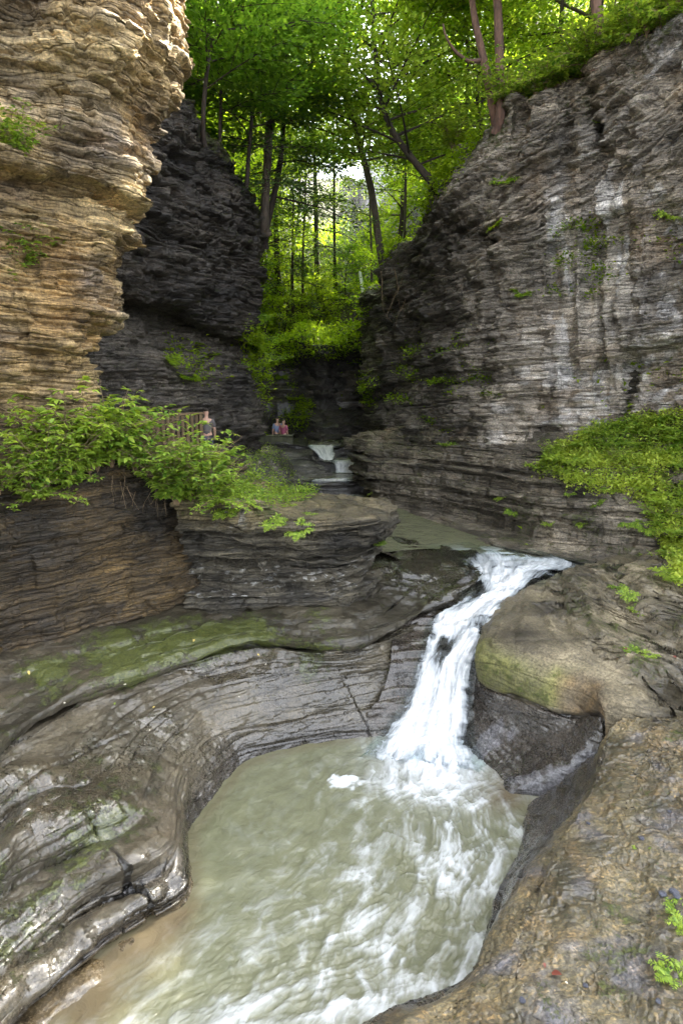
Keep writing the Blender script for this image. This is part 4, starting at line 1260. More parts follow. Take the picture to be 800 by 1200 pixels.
def build_tree(path, r0, r1, h0, limbs, spread, leaves, lsize, kind='broad', seed=1, droop=0.1, extra=None):
    """path: trunk points relative to the base. returns (trunk mesh, crown mesh)"""
    r = np.random.RandomState(seed)
    path = resample(path, 26)
    tb = Tubes()
    flare = np.linspace(r0, r1, 26) * (1 + .55 * np.exp(-np.linspace(0, 25, 26) / 1.6))
    tb.add(path, r0, r1, 9, 0.05, flare)
    C, D = [], []
    H = path[-1][2]
    for li in range(limbs):
        t = h0 + (1 - h0) * ((li + r.uniform(0, 1)) / limbs)
        p = catmull(path, np.array([t * 25.0]))[0]
        az = li * 2.4 + r.uniform(-.5, .5)
        prof = (1.0 - 0.75 * (t - h0) / (1 - h0 + 1e-6)) if kind == 'needle' else math.sin(math.pi * (0.25 + 0.70 * (t - h0) / (1 - h0 + 1e-6))) + .25
        L = spread * prof * r.uniform(.7, 1.15)
        up = r.uniform(-0.25, 0.05) if kind == 'needle' else r.uniform(.15, .7)
        dr = np.array([math.cos(az), math.sin(az), up]); dr /= np.linalg.norm(dr)
        ns = 9
        s = np.linspace(0, 1, ns)[:, None]
        limb = p + dr * L * s + np.array([0, 0, -1]) * droop * L * s ** 2 + np.cumsum(r.normal(0, .035 * L / 3, (ns, 3)), 0) * s
        tb.add(limb, max(r0 * .30 * prof, .018), .008, 5)
        ntw = 9
        side = np.cross(dr, [0, 0, 1]); side /= np.linalg.norm(side) + 1e-6
        for k in range(ntw):
            tt = 0.18 + 0.82 * (k + r.uniform(0, 1)) / ntw
            b = catmull(limb, np.array([tt * (ns - 1.0)]))[0]
            sg = 1 if k % 2 else -1
            td = dr * r.uniform(.3, .9) + side * sg * r.uniform(.5, 1.1) + np.array([0, 0, r.uniform(-.15, .2)])
            td /= np.linalg.norm(td)
            TL = L * (.50 - .28 * tt) * r.uniform(.7, 1.2) + .25
            tw = b + td * TL * np.linspace(0, 1, 4)[:, None] + np.array([0, 0, -.12 * TL]) * (np.linspace(0, 1, 4)[:, None] ** 2)
            tb.add(tw, .012, .004, 3)
            m = max(4, int(leaves / (limbs * ntw) * (0.5 + TL)))
            q = r.uniform(0.12, 1.05, m)[:, None]
            lat = np.cross(td, [0, 0, 1]); lat /= np.linalg.norm(lat) + 1e-6
            off = lat * r.normal(0, .22 + .10 * TL, (m, 1)) + td * r.normal(0, .08, (m, 1)) + np.array([0, 0, 1]) * r.normal(0, .07, (m, 1))
            C.append(b + td * TL * q + np.array([0, 0, -.12 * TL]) * q ** 2 + off); D.append(td + off * 2.2)
    C = np.concatenate(C); D = np.concatenate(D); n = len(C)
    if kind == 'needle':
        V, Fc, t = leaf_cloud(C, D, lsize * r.uniform(.8, 1.7, n), .9, .03, r, .30)
    else:
        V, Fc, t = leaf_cloud(C, D, lsize * r.uniform(.65, 1.3, n), .85, .16, r, .72)
    return tb.mesh('trunk', M_BARK), (V, Fc, t)


def crown_mesh(dat, mat):
    V, Fc, t = dat
    return poly_mesh('crown', V, Fc, None, mat, t)


# prototypes
def straight(h, lean=(0, 0), w=.25, seed=0):
    r = np.random.RandomState(seed)
    n = 7
    p = np.zeros((n, 3)); p[:, 2] = np.linspace(0, h, n)
    p[:, 0] = np.linspace(0, lean[0], n) + np.r_[0, np.cumsum(r.normal(0, w * .3, n - 1))]; p[:, 1] = np.linspace(0, lean[1], n) + np.r_[0, np.cumsum(r.normal(0, w * .3, n - 1))]
    return p


PROTO = {}


def proto(key, *a, mat=None, bark=None, **k):
    tr, cr = build_tree(*a, **k)
    if bark: tr.materials[0] = bark
    PROTO[key] = (tr, crown_mesh(cr, mat))


proto('beech_a', straight(11, (.6, .2), .3, 1), .16, .03, .18, 22, 3.6, 4200, .16, mat=M_FRESH, bark=M_BARK_D, seed=11)
proto('beech_b', straight(9, (-.5, .3), .3, 2), .12, .02, .12, 20, 3.2, 3600, .15, mat=M_LEAF, bark=M_BARK_D, seed=12)
proto('maple', straight(13, (.2, -.4), .25, 3), .19, .04, .25, 24, 4.2, 4700, .18, mat=M_FRESH, bark=M_BARK, seed=13)
proto('shade_a', straight(12, (.4, .4), .3, 4), .17, .03, .15, 24, 3.8, 3800, .16, mat=M_LEAF, bark=M_BARK_D, seed=14)
proto('sapling', straight(5, (.5, -.2), .2, 5), .06, .012, .10, 18, 1.9, 4200, .12, mat=M_LEAF, bark=M_BARK_D, seed=15)
proto('sapling_d', straight(4.5, (-.4, -.1), .2, 6), .055, .012, .08, 18, 1.8, 4000, .12, mat=M_LEAF_D, bark=M_BARK_D, seed=16)
proto('hemlock', straight(15, (.3, 0), .15, 7), .20, .03, .14, 36, 3.4, 8500, .13, kind='needle', mat=M_NEEDLE, bark=M_BARK_D, seed=17, droop=.22)
proto('hemlock_s', straight(10, (.1, .1), .12, 8), .13, .02, .05, 30, 2.8, 7000, .12, kind='needle', mat=M_NEEDLE, bark=M_BARK_D, seed=18, droop=.25)


def tree(key, loc, rz, sc, label, cat='tree', name=None, group='trees on the gorge slopes', tilt=0):
    nm = name or {'hemlock': 'hemlock_tree', 'hemlock_s': 'hemlock_tree', 'sapling': 'sapling', 'sapling_d': 'sapling'}.get(key, 'broadleaf_tree')
    o = root_at(nm, loc, label, cat, group)
    o.rotation_euler = (tilt, 0, rz); o.scale = (sc, sc, sc)
    for part, me in zip(('trunk', 'crown'), PROTO[key]):
        link(part, me, o)
    return o


def hz(x, y): return float(hill_h(np.array([float(x)]), np.array([float(y)]))[0])


# individually shaped trees: (base px,py,depth) and trunk points (px,py,depth)
def shaped(pts, r0, r1, limbs, spread, leaves, label, name='broadleaf_tree', mat=None, bark=None, h0=.3, kind='broad', seed=1, lsize=.14, droop=.1, branches=()):
    # the foot goes where that line of sight meets the built ground, and the rest keeps its proportions
    k_, best_ = 1.0, None
    for dy_ in (2, 7, 13, 20, 30, 38, 46, 56):
        h_ = first_hit(pts[0][0], pts[0][1] + dy_)
        if h_ is None: continue
        q_ = min(h_[0][1] + .1, 62) / pts[0][2]
        if best_ is None: best_ = q_
        if .82 < q_ < 1.25:
            best_ = q_; pts = [(pts[0][0], pts[0][1] + dy_, pts[0][2])] + list(pts[1:]); break
    if best_ is not None: k_ = best_
    W = np.array([Dy(p[0], p[1], p[2] * k_) for p in pts]); r0 *= k_ ** .45; r1 *= k_ ** .45; spread *= k_ ** .6; lsize *= k_ ** .4
    print('SHAPED', label[:30], round(k_, 2))
    dr_ = unit(W[0] - W[1]); W = np.concatenate([[W[0] + dr_ * .5 + np.array([0, .3, 0])], W])
    base = W[0].copy()
    path = W - base; path[0] = 0
    if limbs:
        tr, cr = build_tree(path, r0, r1, h0, limbs, spread, leaves, lsize, kind, seed, droop)
        if bark: tr.materials[0] = bark
    else:
        tb = Tubes(); tb.add(resample(path, 24), r0, r1, 9, .05); tr = tb.mesh('trunk', bark or M_BARK); cr = None
    o = root_at(name, base, label, 'tree', None)
    link('trunk', tr, o)
    for bp_, b0, b1 in branches:
        tb = Tubes(); tb.add(resample(np.array([Dy(p[0], p[1], p[2] * k_) for p in bp_]) - base, 16), b0, b1, 7, .05)
        link('limb', tb.mesh('limb', bark or M_BARK), o)
    if cr is not None: link('crown', crown_mesh(cr, mat or M_LEAF), o)
    return o


M_BARK_R = simple_mat('reddish_bark', (0.15, 0.085, 0.06), 0.9, 0.03, 12, (0.05, 0.03, 0.025))
shaped([(586, 98, 19.3), (584, 40, 19.5), (582, -10, 19.6), (580, -160, 20), (578, -330, 20.5)], .15, .09, 22, 3.2, 9000,
       'straight reddish brown trunk standing right beside the forked tree on the cliff edge', 'tall_tree', M_LEAF, M_BARK_R, .62, seed=31)
shaped([(581, 108, 19.0), (570, 88, 19.0), (562, 50, 19.1), (554, 10, 19.2), (550, -60, 19.4), (560, -200, 20)], .15, .06, 14, 2.6, 6000,
       'forked tree on the cliff edge with a torn orange base and a bare curved limb', 'forked_tree', M_LEAF, M_BARK_R, .7, seed=32,
       branches=[([(565, 70, 19.05), (550, 72, 19.0), (533, 60, 18.9), (522, 42, 18.8), (519, 28, 18.8)], .07, .02)])
shaped([(552, 100, 20.4), (543, 66, 20.5), (532, 25, 20.7), (524, -10, 20.9), (500, -170, 21.5)], .16, .09, 18, 3.2, 8000,
       'grey brown trunk leaning left behind the forked tree', 'tall_tree', M_LEAF, M_BARK, .65, seed=33)
shaped([(703, 36, 18.5), (698, 5, 18.6), (695, -60, 18.8), (690, -260, 19)], .17, .1, 14, 3, 6000,
       'stout red brown trunk at the very top of the right cliff', 'tall_tree', M_LEAF_D, M_BARK_R, .7, seed=34)
shaped([(508, 214, 22.5), (478, 180, 23), (455, 145, 23.5), (443, 100, 24), (438, 40, 24), (434, -20, 24), (420, -120, 24)], .14, .05, 30, 4.0, 8000,
       'dark leaning maple with bright yellow green leaves above the left end of the right cliff', 'maple_tree', M_FRESH, M_BARK_D, .22, seed=35, lsize=.15)
shaped([(447, 275, 27), (436, 230, 27.2), (424, 180, 27.5), (415, 145, 27.7), (402, 60, 28), (396, -60, 28.5)], .17, .08, 26, 3.8, 10000,
       'grey slanted trunk low in the middle of the far wood', 'tall_tree', M_FRESH, M_BARK, .45, seed=36)
shaped([(310, 206, 25), (316, 150, 25.3), (323, 100, 25.6), (328, 40, 26), (333, -90, 26.5)], .17, .12, 18, 3.4, 6000,
       'thick straight grey trunk left of the middle of the wood', 'tall_tree', M_LEAF_D, M_BARK, .5, seed=37)
shaped([(312, 268, 25.4), (322, 225, 25.5), (330, 180, 25.6), (333, 120, 25.7), (338, 40, 26), (345, -80, 26)], .13, .06, 26, 3.4, 9000,
       'thinner hemlock crossing close behind the thick grey trunk', 'hemlock_tree', M_NEEDLE, M_BARK_D, .3, kind='needle', seed=38, droop=.2)
shaped([(340, 325, 29), (344, 290, 29), (350, 250, 29), (352, 208, 29.2)], .09, .04, 0, 0, 0,
       'bare pale dead trunk standing in the middle of the wood', 'dead_tree', None, M_BARK_G)
shaped([(289, 205, 23), (293, 165, 23), (297, 120, 23.3), (305, 60, 23.5), (312, -20, 24)], .08, .04, 20, 2.8, 7000,
       'thin dark trunk just left of the thick grey one', 'tall_tree', M_LEAF_D, M_BARK_D, .35, seed=39)
shaped([(238, 128, 19), (243, 80, 19), (252, 40, 19.2), (262, -10, 19.4), (275, -110, 20)], .07, .04, 18, 2.6, 7000,
       'thin dark trunk rising over the top of the dark left cliff', 'tall_tree', M_LEAF_D, M_BARK_D, .3, seed=40)
shaped([(258, 150, 20.5), (259, 110, 20.5), (261, 70, 20.6), (266, 10, 21), (270, -80, 21)], .055, .03, 16, 2.4, 6000,
       'very thin dark stem between the dark left cliff and the thick grey trunk', 'tall_tree', M_LEAF_D, M_BARK_D, .3, seed=41)

proto('pole', straight(15, (.3, .1), .10, 9), .10, .03, .45, 16, 2.2, 3200, .14, mat=M_LEAF, bark=M_BARK_D, seed=19)
proto('pole_b', straight(13, (-.5, .1), .12, 10), .085, .03, .40, 14, 2.0, 2600, .14, mat=M_LEAF, bark=M_BARK, seed=20)

# filler trees over the slopes


FT_ = [  # key, x, y, scale, label
    ('sapling', -6.6, 19.5, 1.1), ('sapling_d', -5.4, 21.5, 1.0), ('sapling', -7.2, 23.5, 1.3), 
    ('beech_b', -4.8, 35.0, .9), 
    ('hemlock', -3.9, 39.5, .95), ('hemlock', -1.6, 44.0, 1.0), ('hemlock_s', -2.8, 36.5, .9), ('maple', -4.8, 46.0, 1.1),
    ('beech_a', 3.6, 42.0, 1.0), ('beech_b', 3.2, 31.5, .85), ('maple', 7.2, 32.5, 1.05),
    ('beech_b', 5.4, 24.5, .9), ('beech_a', 8.2, 22.5, 1.0), ('maple', 9.8, 26.5, 1.1), ('beech_b', 9.4, 19.2, .9), ('beech_a', 12.0, 21.0, 1.0),
    ('hemlock', 6.0, 45.0, 1.1), ('maple', 9.0, 40.0, 1.15), ('maple', -6.5, 54.0, 1.15),
    ('maple', -12.0, 32.0, 1.1), ('hemlock', -12.5, 42.0, 1.15), ('beech_a', 13.5, 34.0, 1.1), ('maple', 13.5, 48.0, 1.2),
    ('sapling', 4.6, 21.8, .8), ('sapling', 5.6, 20.3, .7), ('sapling', 3.9, 24.2, .9), ('sapling', 7.6, 18.6, .8), ('sapling', 9.6, 16.8, .8),
    ('sapling_d', -4.5, 23.6, .9), ('sapling_d', -4.3, 26.4, .8), ('sapling', -3.4, 34.6, .7), ('sapling', -1.2, 37.2, .7), ('sapling', 2.6, 36.0, .7), ('sapling_d', .2, 40.5, .8), ('sapling', 3.1, 28.3, .8),
    ('pole', -7.6, 24.6, 1.0), ('pole_b', -6.3, 27.4, 1.0), ('pole', -5.3, 32.0, 1.0), ('pole_b', -4.5, 36.2, 1.0), ('pole_b', -2.4, 38.6, 1.0), ('pole', -.4, 42.0, 1.1), ('pole_b', 1.9, 38.8, 1.0), ('pole', 3.4, 35.0, 1.0), ('pole_b', 4.1, 30.2, 1.0), ('pole', 5.2, 27.2, 1.0), ('pole_b', -9.2, 26.2, 1.0), ('pole', 6.6, 31.0, 1.1), ('pole_b', -6.0, 22.6, .9), ('pole', 8.0, 25.2, 1.0),
    ('beech_b', 12.5, 16.5, .9), ('maple', -12.5, 24.5, 1.1), ('maple', 14.5, 26.0, 1.1)]
LBL = {'beech_a': 'broad green tree', 'beech_b': 'small spreading green tree', 'maple': 'tall full crowned green tree', 'shade_a': 'dark shaded leafy tree', 'sapling': 'slim bright green sapling',
       'sapling_d': 'slim dark green sapling', 'hemlock': 'tall dark hemlock', 'hemlock_s': 'short drooping hemlock', 'pole': 'slender straight trunked tree', 'pole_b': 'very thin pale trunked tree'}


def where(x, y):
    z = hz(x, y) + 4
    px, py, f = project(np.array([x, y, z]))
    side = 'on the left slope' if x < -3.5 else ('on the right slope' if x > 2.8 else 'at the closed end of the gorge')
    dep = 'nearest row' if y < 24 else ('middle rows' if y < 38 else 'far back')
    return f'{side}, {dep}'


PLACED = [(a, b) for a, b in []]
seen_lbl = {}
ordn = ['leftmost', 'second from the left', 'third from the left', 'fourth from the left', 'fifth from the left', 'sixth from the left']
buck = {}
for t in FT_:
    side = 'on the left slope' if t[1] < -3.5 else ('on the right slope' if t[1] > 2.8 else 'at the gorge head')
    dep = 'near the front' if t[2] < 24 else ('midway back' if t[2] < 38 else 'far back')
    buck.setdefault((LBL[t[0]], side, dep), []).append(t)
for (l, side, dep), ts in buck.items():
    ts.sort(key=lambda t: t[1] / t[2])
    for k, t in enumerate(ts):
        key, x, y, sc = t
        lab = f'{l} {side} {dep}' + ('' if len(ts) == 1 else f', {ordn[k]}')
        tree(key, (x, y, hz(x, y) - .2), rng.uniform(0, 6.28), sc * rng.uniform(.93, 1.07), lab)

# undergrowth blanketing the slopes: nobody could count it
kh = [k for k, (n, P) in enumerate(SURF) if n == 'hillside'][0]
Ph = SURF[kh][1]; Nh = grid_normals(Ph)
m = (Ph[..., 0] > -16) & (Ph[..., 0] < 17) & (Ph[..., 1] > 15) & (Ph[..., 1] < 60)
wgt = m.astype(float)
A1 = np.gradient(Ph, axis=0); A2_ = np.gradient(Ph, axis=1); area = np.linalg.norm(np.cross(A1, A2_), axis=-1)
dist = np.linalg.norm(Ph - CAM, axis=-1)
cl = np.clip(0.5 + 1.2 * fbm(Ph[..., 0] * .6, Ph[..., 1] * .6, Ph[..., 2] * .6, 3, 701), 0.05, 1)
# bare rock at the foot of the headwall
bare = sstep(9.5, 8.0, Ph[..., 2] + .6 * vn(Ph[..., 0], Ph[..., 1], 0 * dist, 5)) * (np.abs(Ph[..., 0] + .5) < 4.2)
fallz = np.exp(-((Ph[..., 0] - 1.05) / .35) ** 2)
wgt = (wgt * area * cl / dist ** 1.0 * (1 - .97 * bare) * (1 - .9 * fallz)).reshape(-1)
n = 120000
idx = rng.choice(len(wgt), n, p=wgt / wgt.sum())
C = Ph.reshape(-1, 3)[idx] + rng.normal(0, .16, (n, 3)); Nn = Nh.reshape(-1, 3)[idx]
hgt = np.abs(rng.normal(0, .38, n)) * (0.5 + 1.2 * np.clip(cl.reshape(-1)[idx], 0, 1))
C = C + Nn * (hgt * .55)[:, None] + np.array([0, 0, 1]) * (hgt * .5)[:, None]
D = Nn * .6 + rng.normal(0, .8, (n, 3)); D[:, 2] *= .3
V, Fc, t = leaf_cloud(C, D, rng.uniform(.07, .17, n) * (1 + C[:, 1] / 60), .7, .14, rng, .7)
me = poly_mesh('undergrowth', V, Fc, None, M_LEAF, t)
tag(link('undergrowth', me), 'dense ferns and brush carpeting the wooded slopes', 'undergrowth', None, 'stuff')


# ---- small plants
def fern_mesh(name, nf, L, seed, mat, erect=.6, leaflets=15, arch=.9):
    r = np.random.RandomState(seed)
    C, D, S = [], [], []
    tb = Tubes()
    for k in range(nf):
        az = k * 2.4 + r.uniform(-.4, .4); e = erect * r.uniform(.6, 1.3); l = L * r.uniform(.65, 1.15)
        s = np.linspace(0, 1, leaflets)
        h = np.array([math.cos(az), math.sin(az), 0])
        pts = h * (l * s * .85)[:, None] + np.array([0, 0, 1]) * (l * (e * s - arch * e * .85 * s ** 2))[:, None]
        tb.add(pts, .005, .002, 3)
        side = np.array([-h[1], h[0], 0])
        for q in range(1, leaflets):
            wl = l * .26 * math.sin(math.pi * min(1, s[q] * .85 + .12)) + .01
            for sg in (-1, 1):
                C.append(pts[q]); D.append(side * sg + h * .45 + r.normal(0, .08, 3)); S.append(wl)
    C, D, S = map(np.array, (C, D, S))
    V, Fc, t = leaf_cloud(C, D, S, 1.2, .05, r, .34)
    V2 = np.concatenate(tb.V); Q2 = np.concatenate(tb.Q)
    return poly_mesh(name, np.concatenate([V, V2]), np.concatenate([Fc, Q2 + len(V)]), None, mat, np.concatenate([t, np.full(len(V2), .4)]))


def shrub_meshes(ns, h, seed, mat, lsize=.10, leaflets=5, spread=.8, hang=0.0):
    """leafy stems with compound leaves -> stems mesh, leaves mesh"""
    r = np.random.RandomState(seed)
    tb = Tubes(); C, D, S = [], [], []
    for k in range(ns):
        az = k * 2.4 + r.uniform(-.5, .5); l = h * r.uniform(.6, 1.15); sp = spread * r.uniform(.3, 1.1)
        hd = np.array([math.cos(az), math.sin(az), 0])
        s = np.linspace(0, 1, 10)
        pts = hd * (l * sp * s ** 1.3)[:, None] + np.array([0, 0, 1]) * (l * (s * (1 - hang) - (.25 + hang) * sp * s ** 2.2))[:, None] + np.cumsum(r.normal(0, .008, (10, 3)), 0)
        tb.add(pts, .008, .003, 4)
        for j in range(2, 10):
            for _ in range(2):
                a2 = r.uniform(0, 6.28); pd = np.array([math.cos(a2), math.sin(a2), r.uniform(.0, .45)]); pd /= np.linalg.norm(pd)
                pl = r.uniform(.08, .2) * (h / .8) ** .5
                e = pts[j] + pd * pl; e[2] -= .02
                tb.add(np.array([pts[j], (pts[j] + e) / 2 + [0, 0, .01], e]), .0028, .0015, 3)
                lat = np.cross(pd, [0, 0, 1]); lat /= np.linalg.norm(lat) + 1e-6
                sz = lsize * r.uniform(.7, 1.25)
                for q in range(leaflets):
                    w = (q - (leaflets - 1) / 2) / max(1, (leaflets - 1) / 2)
                    C.append(e - pd * abs(w) * sz * .35); D.append(pd * (1 - .75 * abs(w)) + lat * w * 1.1 + [0, 0, -.15]); S.append(sz * (1 - .25 * abs(w)))
    C, D, S = map(np.array, (C, D, S))
    V, (q, t3), t = leaf_cloud(C, D, S, 1.5, .10, r, .52, full=True)
    return tb.mesh('stem', M_TWIG), poly_mesh('foliage', V, q, t3, mat, t)


SH = [shrub_meshes(14, .9, 51, M_FRESH, .10), shrub_meshes(15, .8, 52, M_FRESH, .11, 3), shrub_meshes(12, .6, 53, M_FRESH, .085, 5, 1.2), shrub_meshes(12, .6, 54, M_FRESH, .09, 5, 1.2, .35)]
FE = [fern_mesh('fern', 11, .42, 61, M_FRESH), fern_mesh('fern', 8, .30, 62, M_FRESH, .4), fern_mesh('fern', 12, .55, 63, M_LEAF, .5)]


def shrub(k, loc, rz, sc, label, group, name='leafy_shrub', cat='shrub'):
    o = root_at(name, loc, label, cat, group); o.rotation_euler = (0, 0, rz); o.scale = (sc,) * 3
    link('stem', SH[k][0], o); link('foliage', SH[k][1], o)
    return o


def fern(k, loc, rz, sc, label, group, tilt=(0, 0), name='fern', cat='fern', mesh=None):
    o = link(name, mesh or FE[k]); o.location = loc; o.rotation_euler = (tilt[0], tilt[1], rz); o.scale = (sc,) * 3
    return tag(o, label, cat, group)


# the bank of leafy plants on the near left ledge
LEDGE = np.concatenate([SURF[k][1].reshape(-1, 3) for k in (1, 2, 3)])
LEDGE = LEDGE[(LEDGE[:, 2] > 3.75) & (LEDGE[:, 1] < 16)]


def on_ledge(x, y):
    """nearest spot of the ledge top to a wished for position"""
    j = np.argmin((LEDGE[:, 0] - x) ** 2 + (LEDGE[:, 1] - y) ** 2 + .3 * (LEDGE[:, 2] - 4.7) ** 2)
    q = LEDGE[j]; m = (LEDGE[:, 0] - q[0]) ** 2 + (LEDGE[:, 1] - q[1]) ** 2 < .01
    return np.array([q[0], q[1], LEDGE[m, 2].max()])


BUSH = [(205, 528, 10.6, 1, 1.4), (222, 528, 10.8, 0, 1.35), (240, 530, 11.0, 1, 1.15), (60, 530, 9.6, 0, 1.2), (88, 522, 10.0, 0, 1.45), (112, 520, 10.2, 1, 1.6), (138, 520, 10.3, 0, 1.55), (165, 522, 10.4, 1, 1.4), (190, 528, 10.5, 0, 1.25),  # px, base py, depth, kind, scale
    (243, 525, 11.6, 0, .6), (-30, 545, 7.6, 0, 1.0), (8, 546, 7.9, 1, .9), (30, 548, 8.6, 2, 1.1), (52, 545, 8.2, 0, .85), (78, 540, 8.9, 0, 1.05), (100, 545, 8.6, 1, 1.1), (118, 538, 9.3, 0, 1.25), (140, 545, 8.9, 0, 1.15),
    (150, 530, 9.8, 0, 1.35), (165, 548, 9.1, 1, 1.15), (185, 540, 9.6, 0, 1.2), (200, 550, 9.3, 2, 1.2), (212, 545, 9.8, 1, 1.1), (228, 552, 9.8, 3, .8), (235, 540, 10.4, 0, .7), (250, 545, 10.8, 1, .5), (268, 548, 11.2, 0, .4),
    (95, 555, 8.5, 3, .9), (150, 560, 8.9, 3, 1.0), (200, 562, 9.4, 3, .8), (40, 556, 8.0, 3, .8), (180, 520, 10.4, 0, 1.2), (130, 515, 10.0, 1, 1.1), (215, 515, 11.3, 0, .9)]
pos_words = ['first', 'second', 'third', 'fourth', 'fifth', 'sixth', 'seventh', 'eighth', 'ninth', 'tenth', 'eleventh', 'twelfth', 'thirteenth', 'fourteenth', 'fifteenth', 'sixteenth', 'seventeenth', 'eighteenth',
             'nineteenth', 'twentieth', 'twenty-first', 'twenty-second', 'twenty-third', 'twenty-fourth', 'twenty-fifth', 'twenty-sixth', 'twenty-seventh', 'twenty-eighth', 'twenty-ninth', 'thirtieth', 'thirty-first', 'thirty-second', 'thirty-third', 'thirty-fourth', 'thirty-fifth', 'thirty-sixth', 'thirty-seventh', 'thirty-eighth', 'thirty-ninth', 'fortieth']
for j, (px, py, dp, k, sc) in enumerate(sorted(BUSH)):
    p = Dy(px, py, dp); q = on_ledge(p[0], p[1])
    shrub(k, (q[0], q[1], q[2] - .03), rng.uniform(0, 6.28), sc * 1.08, f'bright leafy plant in the bank on the near left ledge, {pos_words[j]} from the left', 'leafy plants on the left ledge')

# plants on the golden cliff
for (px, py, sc, lab) in ((8, 205, 1.0, 'leafy clump rooted high on the golden cliff at the left edge'), (22, 190, .7, 'small leafy tuft beside the higher clump on the golden cliff'),
                          (10, 335, 1.0, 'leafy clump low on the golden cliff above the ledge'), (40, 318, .8, 'thin leafy sprig right of the lower clump on the golden cliff')):
    h = first_hit(px, py)
    if h is not None: shrub(1, h[0] - h[1] * .05, 1.0, sc, lab, 'plants on the golden cliff')

# ferns and tufts, (px, py, mesh, scale, label)
SM = [
    (200, 425, 2, .9, 'dark fern on the slab at the foot of the dark left cliff'), (222, 445, 2, .9, 'fern hanging low on the dark slab under the left overhang'), (232, 405, 2, .7, 'small fern halfway up the dark slab'),
    (252, 418, 2, .7, 'fern right of the middle of the dark slab'), (318, 425, 2, 1.3, 'leafy fern over the path beyond the dark cliff'), (330, 440, 2, 1.1, 'fern beside the path just left of the cave'), (300, 405, 2, 1.0, 'fern at the right end of the dark slab'),
    (345, 470, 2, 1.3, 'fern on the rock below the far cave'), (352, 490, 2, 1.2, 'low fern on the rock left of the highest cascade'), (425, 455, 2, 1.1, 'fern below the dark hollow right of the stream'), (430, 470, 2, .9, 'small fern low on the right corner above the stream'),
    (300, 590, 1, .9, 'yellow green fern hanging from the white patch on the outcrop'), (318, 612, 0, .75, 'fern on the front face of the outcrop'), (340, 590, 1, .8, 'small fern on the outcrop edge'), (352, 625, 0, .8, 'fern low on the outcrop face'),
    (362, 600, 1, .7, 'small bright fern right of the middle of the outcrop'), (445, 640, 0, .6, 'single bright fern hanging under the outcrop tip'), (470, 597, 1, .6, 'fern at the very tip of the outcrop'), (285, 572, 0, .9, 'fern on the back of the outcrop top'),
    (330, 570, 1, .9, 'fern on the outcrop top beside the stream'), (345, 578, 1, .7, 'tuft in the middle of the outcrop top'), (262, 600, 0, .8, 'fern in the corner between brown wall and outcrop'), (250, 585, 0, 1.0, 'fern high in the corner between brown wall and outcrop'),
    (432, 580, 1, .7, 'thin tuft on the far rim of the outcrop'),
    (725, 690, 1, .9, 'sprig on the platform below the green bank'), (733, 700, 0, .6, 'second sprig below the green bank'), (745, 713, 1, .7, 'sprig near the right edge of the platform'), (740, 762, 1, .6, 'little tuft on the platform, left one of the pair'),
    (760, 768, 0, .45, 'little tuft on the platform, right one of the pair'), (712, 575, 0, .9, 'yellow tuft on the terrace under the green bank'), (700, 590, 1, .9, 'low yellow tuft on the terrace'), (665, 578, 1, .8, 'small tuft on the terrace left of the yellow ones'),
    (640, 612, 1, .9, 'tuft at the foot of the terraces'), (680, 614, 1, .9, 'tuft near the step above the platform'), (735, 612, 1, 1.0, 'tuft on the lowest terrace step to the right'), (755, 622, 0, .9, 'fern beside the end of the lowest terrace step'),
    (520, 520, 0, 1.0, 'green tuft on the shelf at the foot of the right cliff'), (585, 585, 1, 1.0, 'tuft in the middle of the terraces'), (600, 600, 0, .8, 'fern low in the middle of the terraces'), (475, 620, 0, .4, 'sprig where the terraces meet the upper pool'),
    (590, 215, 2, .9, 'fern on a high ledge of the right cliff'), (582, 262, 2, .9, 'fern in a crack of the right cliff'), (610, 345, 2, .8, 'fern on the mossy patch of the right cliff'), (785, 255, 0, 1.1, 'yellow fern on the block at the right edge'),
    (700, 145, 1, .8, 'tuft under the cap rock of the right cliff'), (788, 1140, 0, .5, 'bright fern at the right edge of the near rock shelf'), (800, 1085, 0, .45, 'fern above the other one at the right edge of the shelf'), (790, 1060, 1, .5, 'fern frond by the dark pebbles on the shelf'),
    (715, 1078, 1, .25, 'tiny green sprig on the near rock shelf'), (745, 990, 1, .22, 'tiny sprig at the top of the near shelf'),
]
for px, py, k, sc, lab in SM:
    h = first_hit(px, py)
    if h is None: continue
    n_ = h[1]
    t = (0, 0)
    o = fern(k, h[0] - n_ * .02, rng.uniform(0, 6.28), sc, lab, 'ferns and tufts on the rocks')
    if n_[2] < .6:
        q = Vector((0, 0, 1)).rotation_difference(Vector((n_[0] * .6, n_[1] * .6, .8)).normalized())
        o.rotation_euler = (q @ Quaternion((0, 0, 1), rng.uniform(0, 6.28))).to_euler()

# hanging plants along the top edge of the right cliff
kr = [k for k, (n, P) in enumerate(SURF) if n == 'cliff'][2]
edgep = [(508, 195), (528, 170), (548, 150), (568, 138), (590, 122), (612, 112), (628, 108), (640, 100), (652, 96), (664, 92), (676, 84), (690, 76), (704, 66), (716, 62), (728, 52), (742, 44), (758, 38), (772, 28), (786, 14), (796, 4), (655, 78), (690, 60), (730, 34), (766, 14)]
j = 0
for (px, py) in edgep:
    h = first_hit(px, py + 6) or first_hit(px, py + 16)
    if h is None: continue
    j += 1
    shrub([3, 2, 1][j % 3], h[0] + np.array([0, 0.05, .05]), rng.uniform(0, 6.28), rng.uniform(1.1, 1.6), f'leafy plant on the rim of the right cliff, {pos_words[j - 1]} along it', 'plants along the right cliff rim')

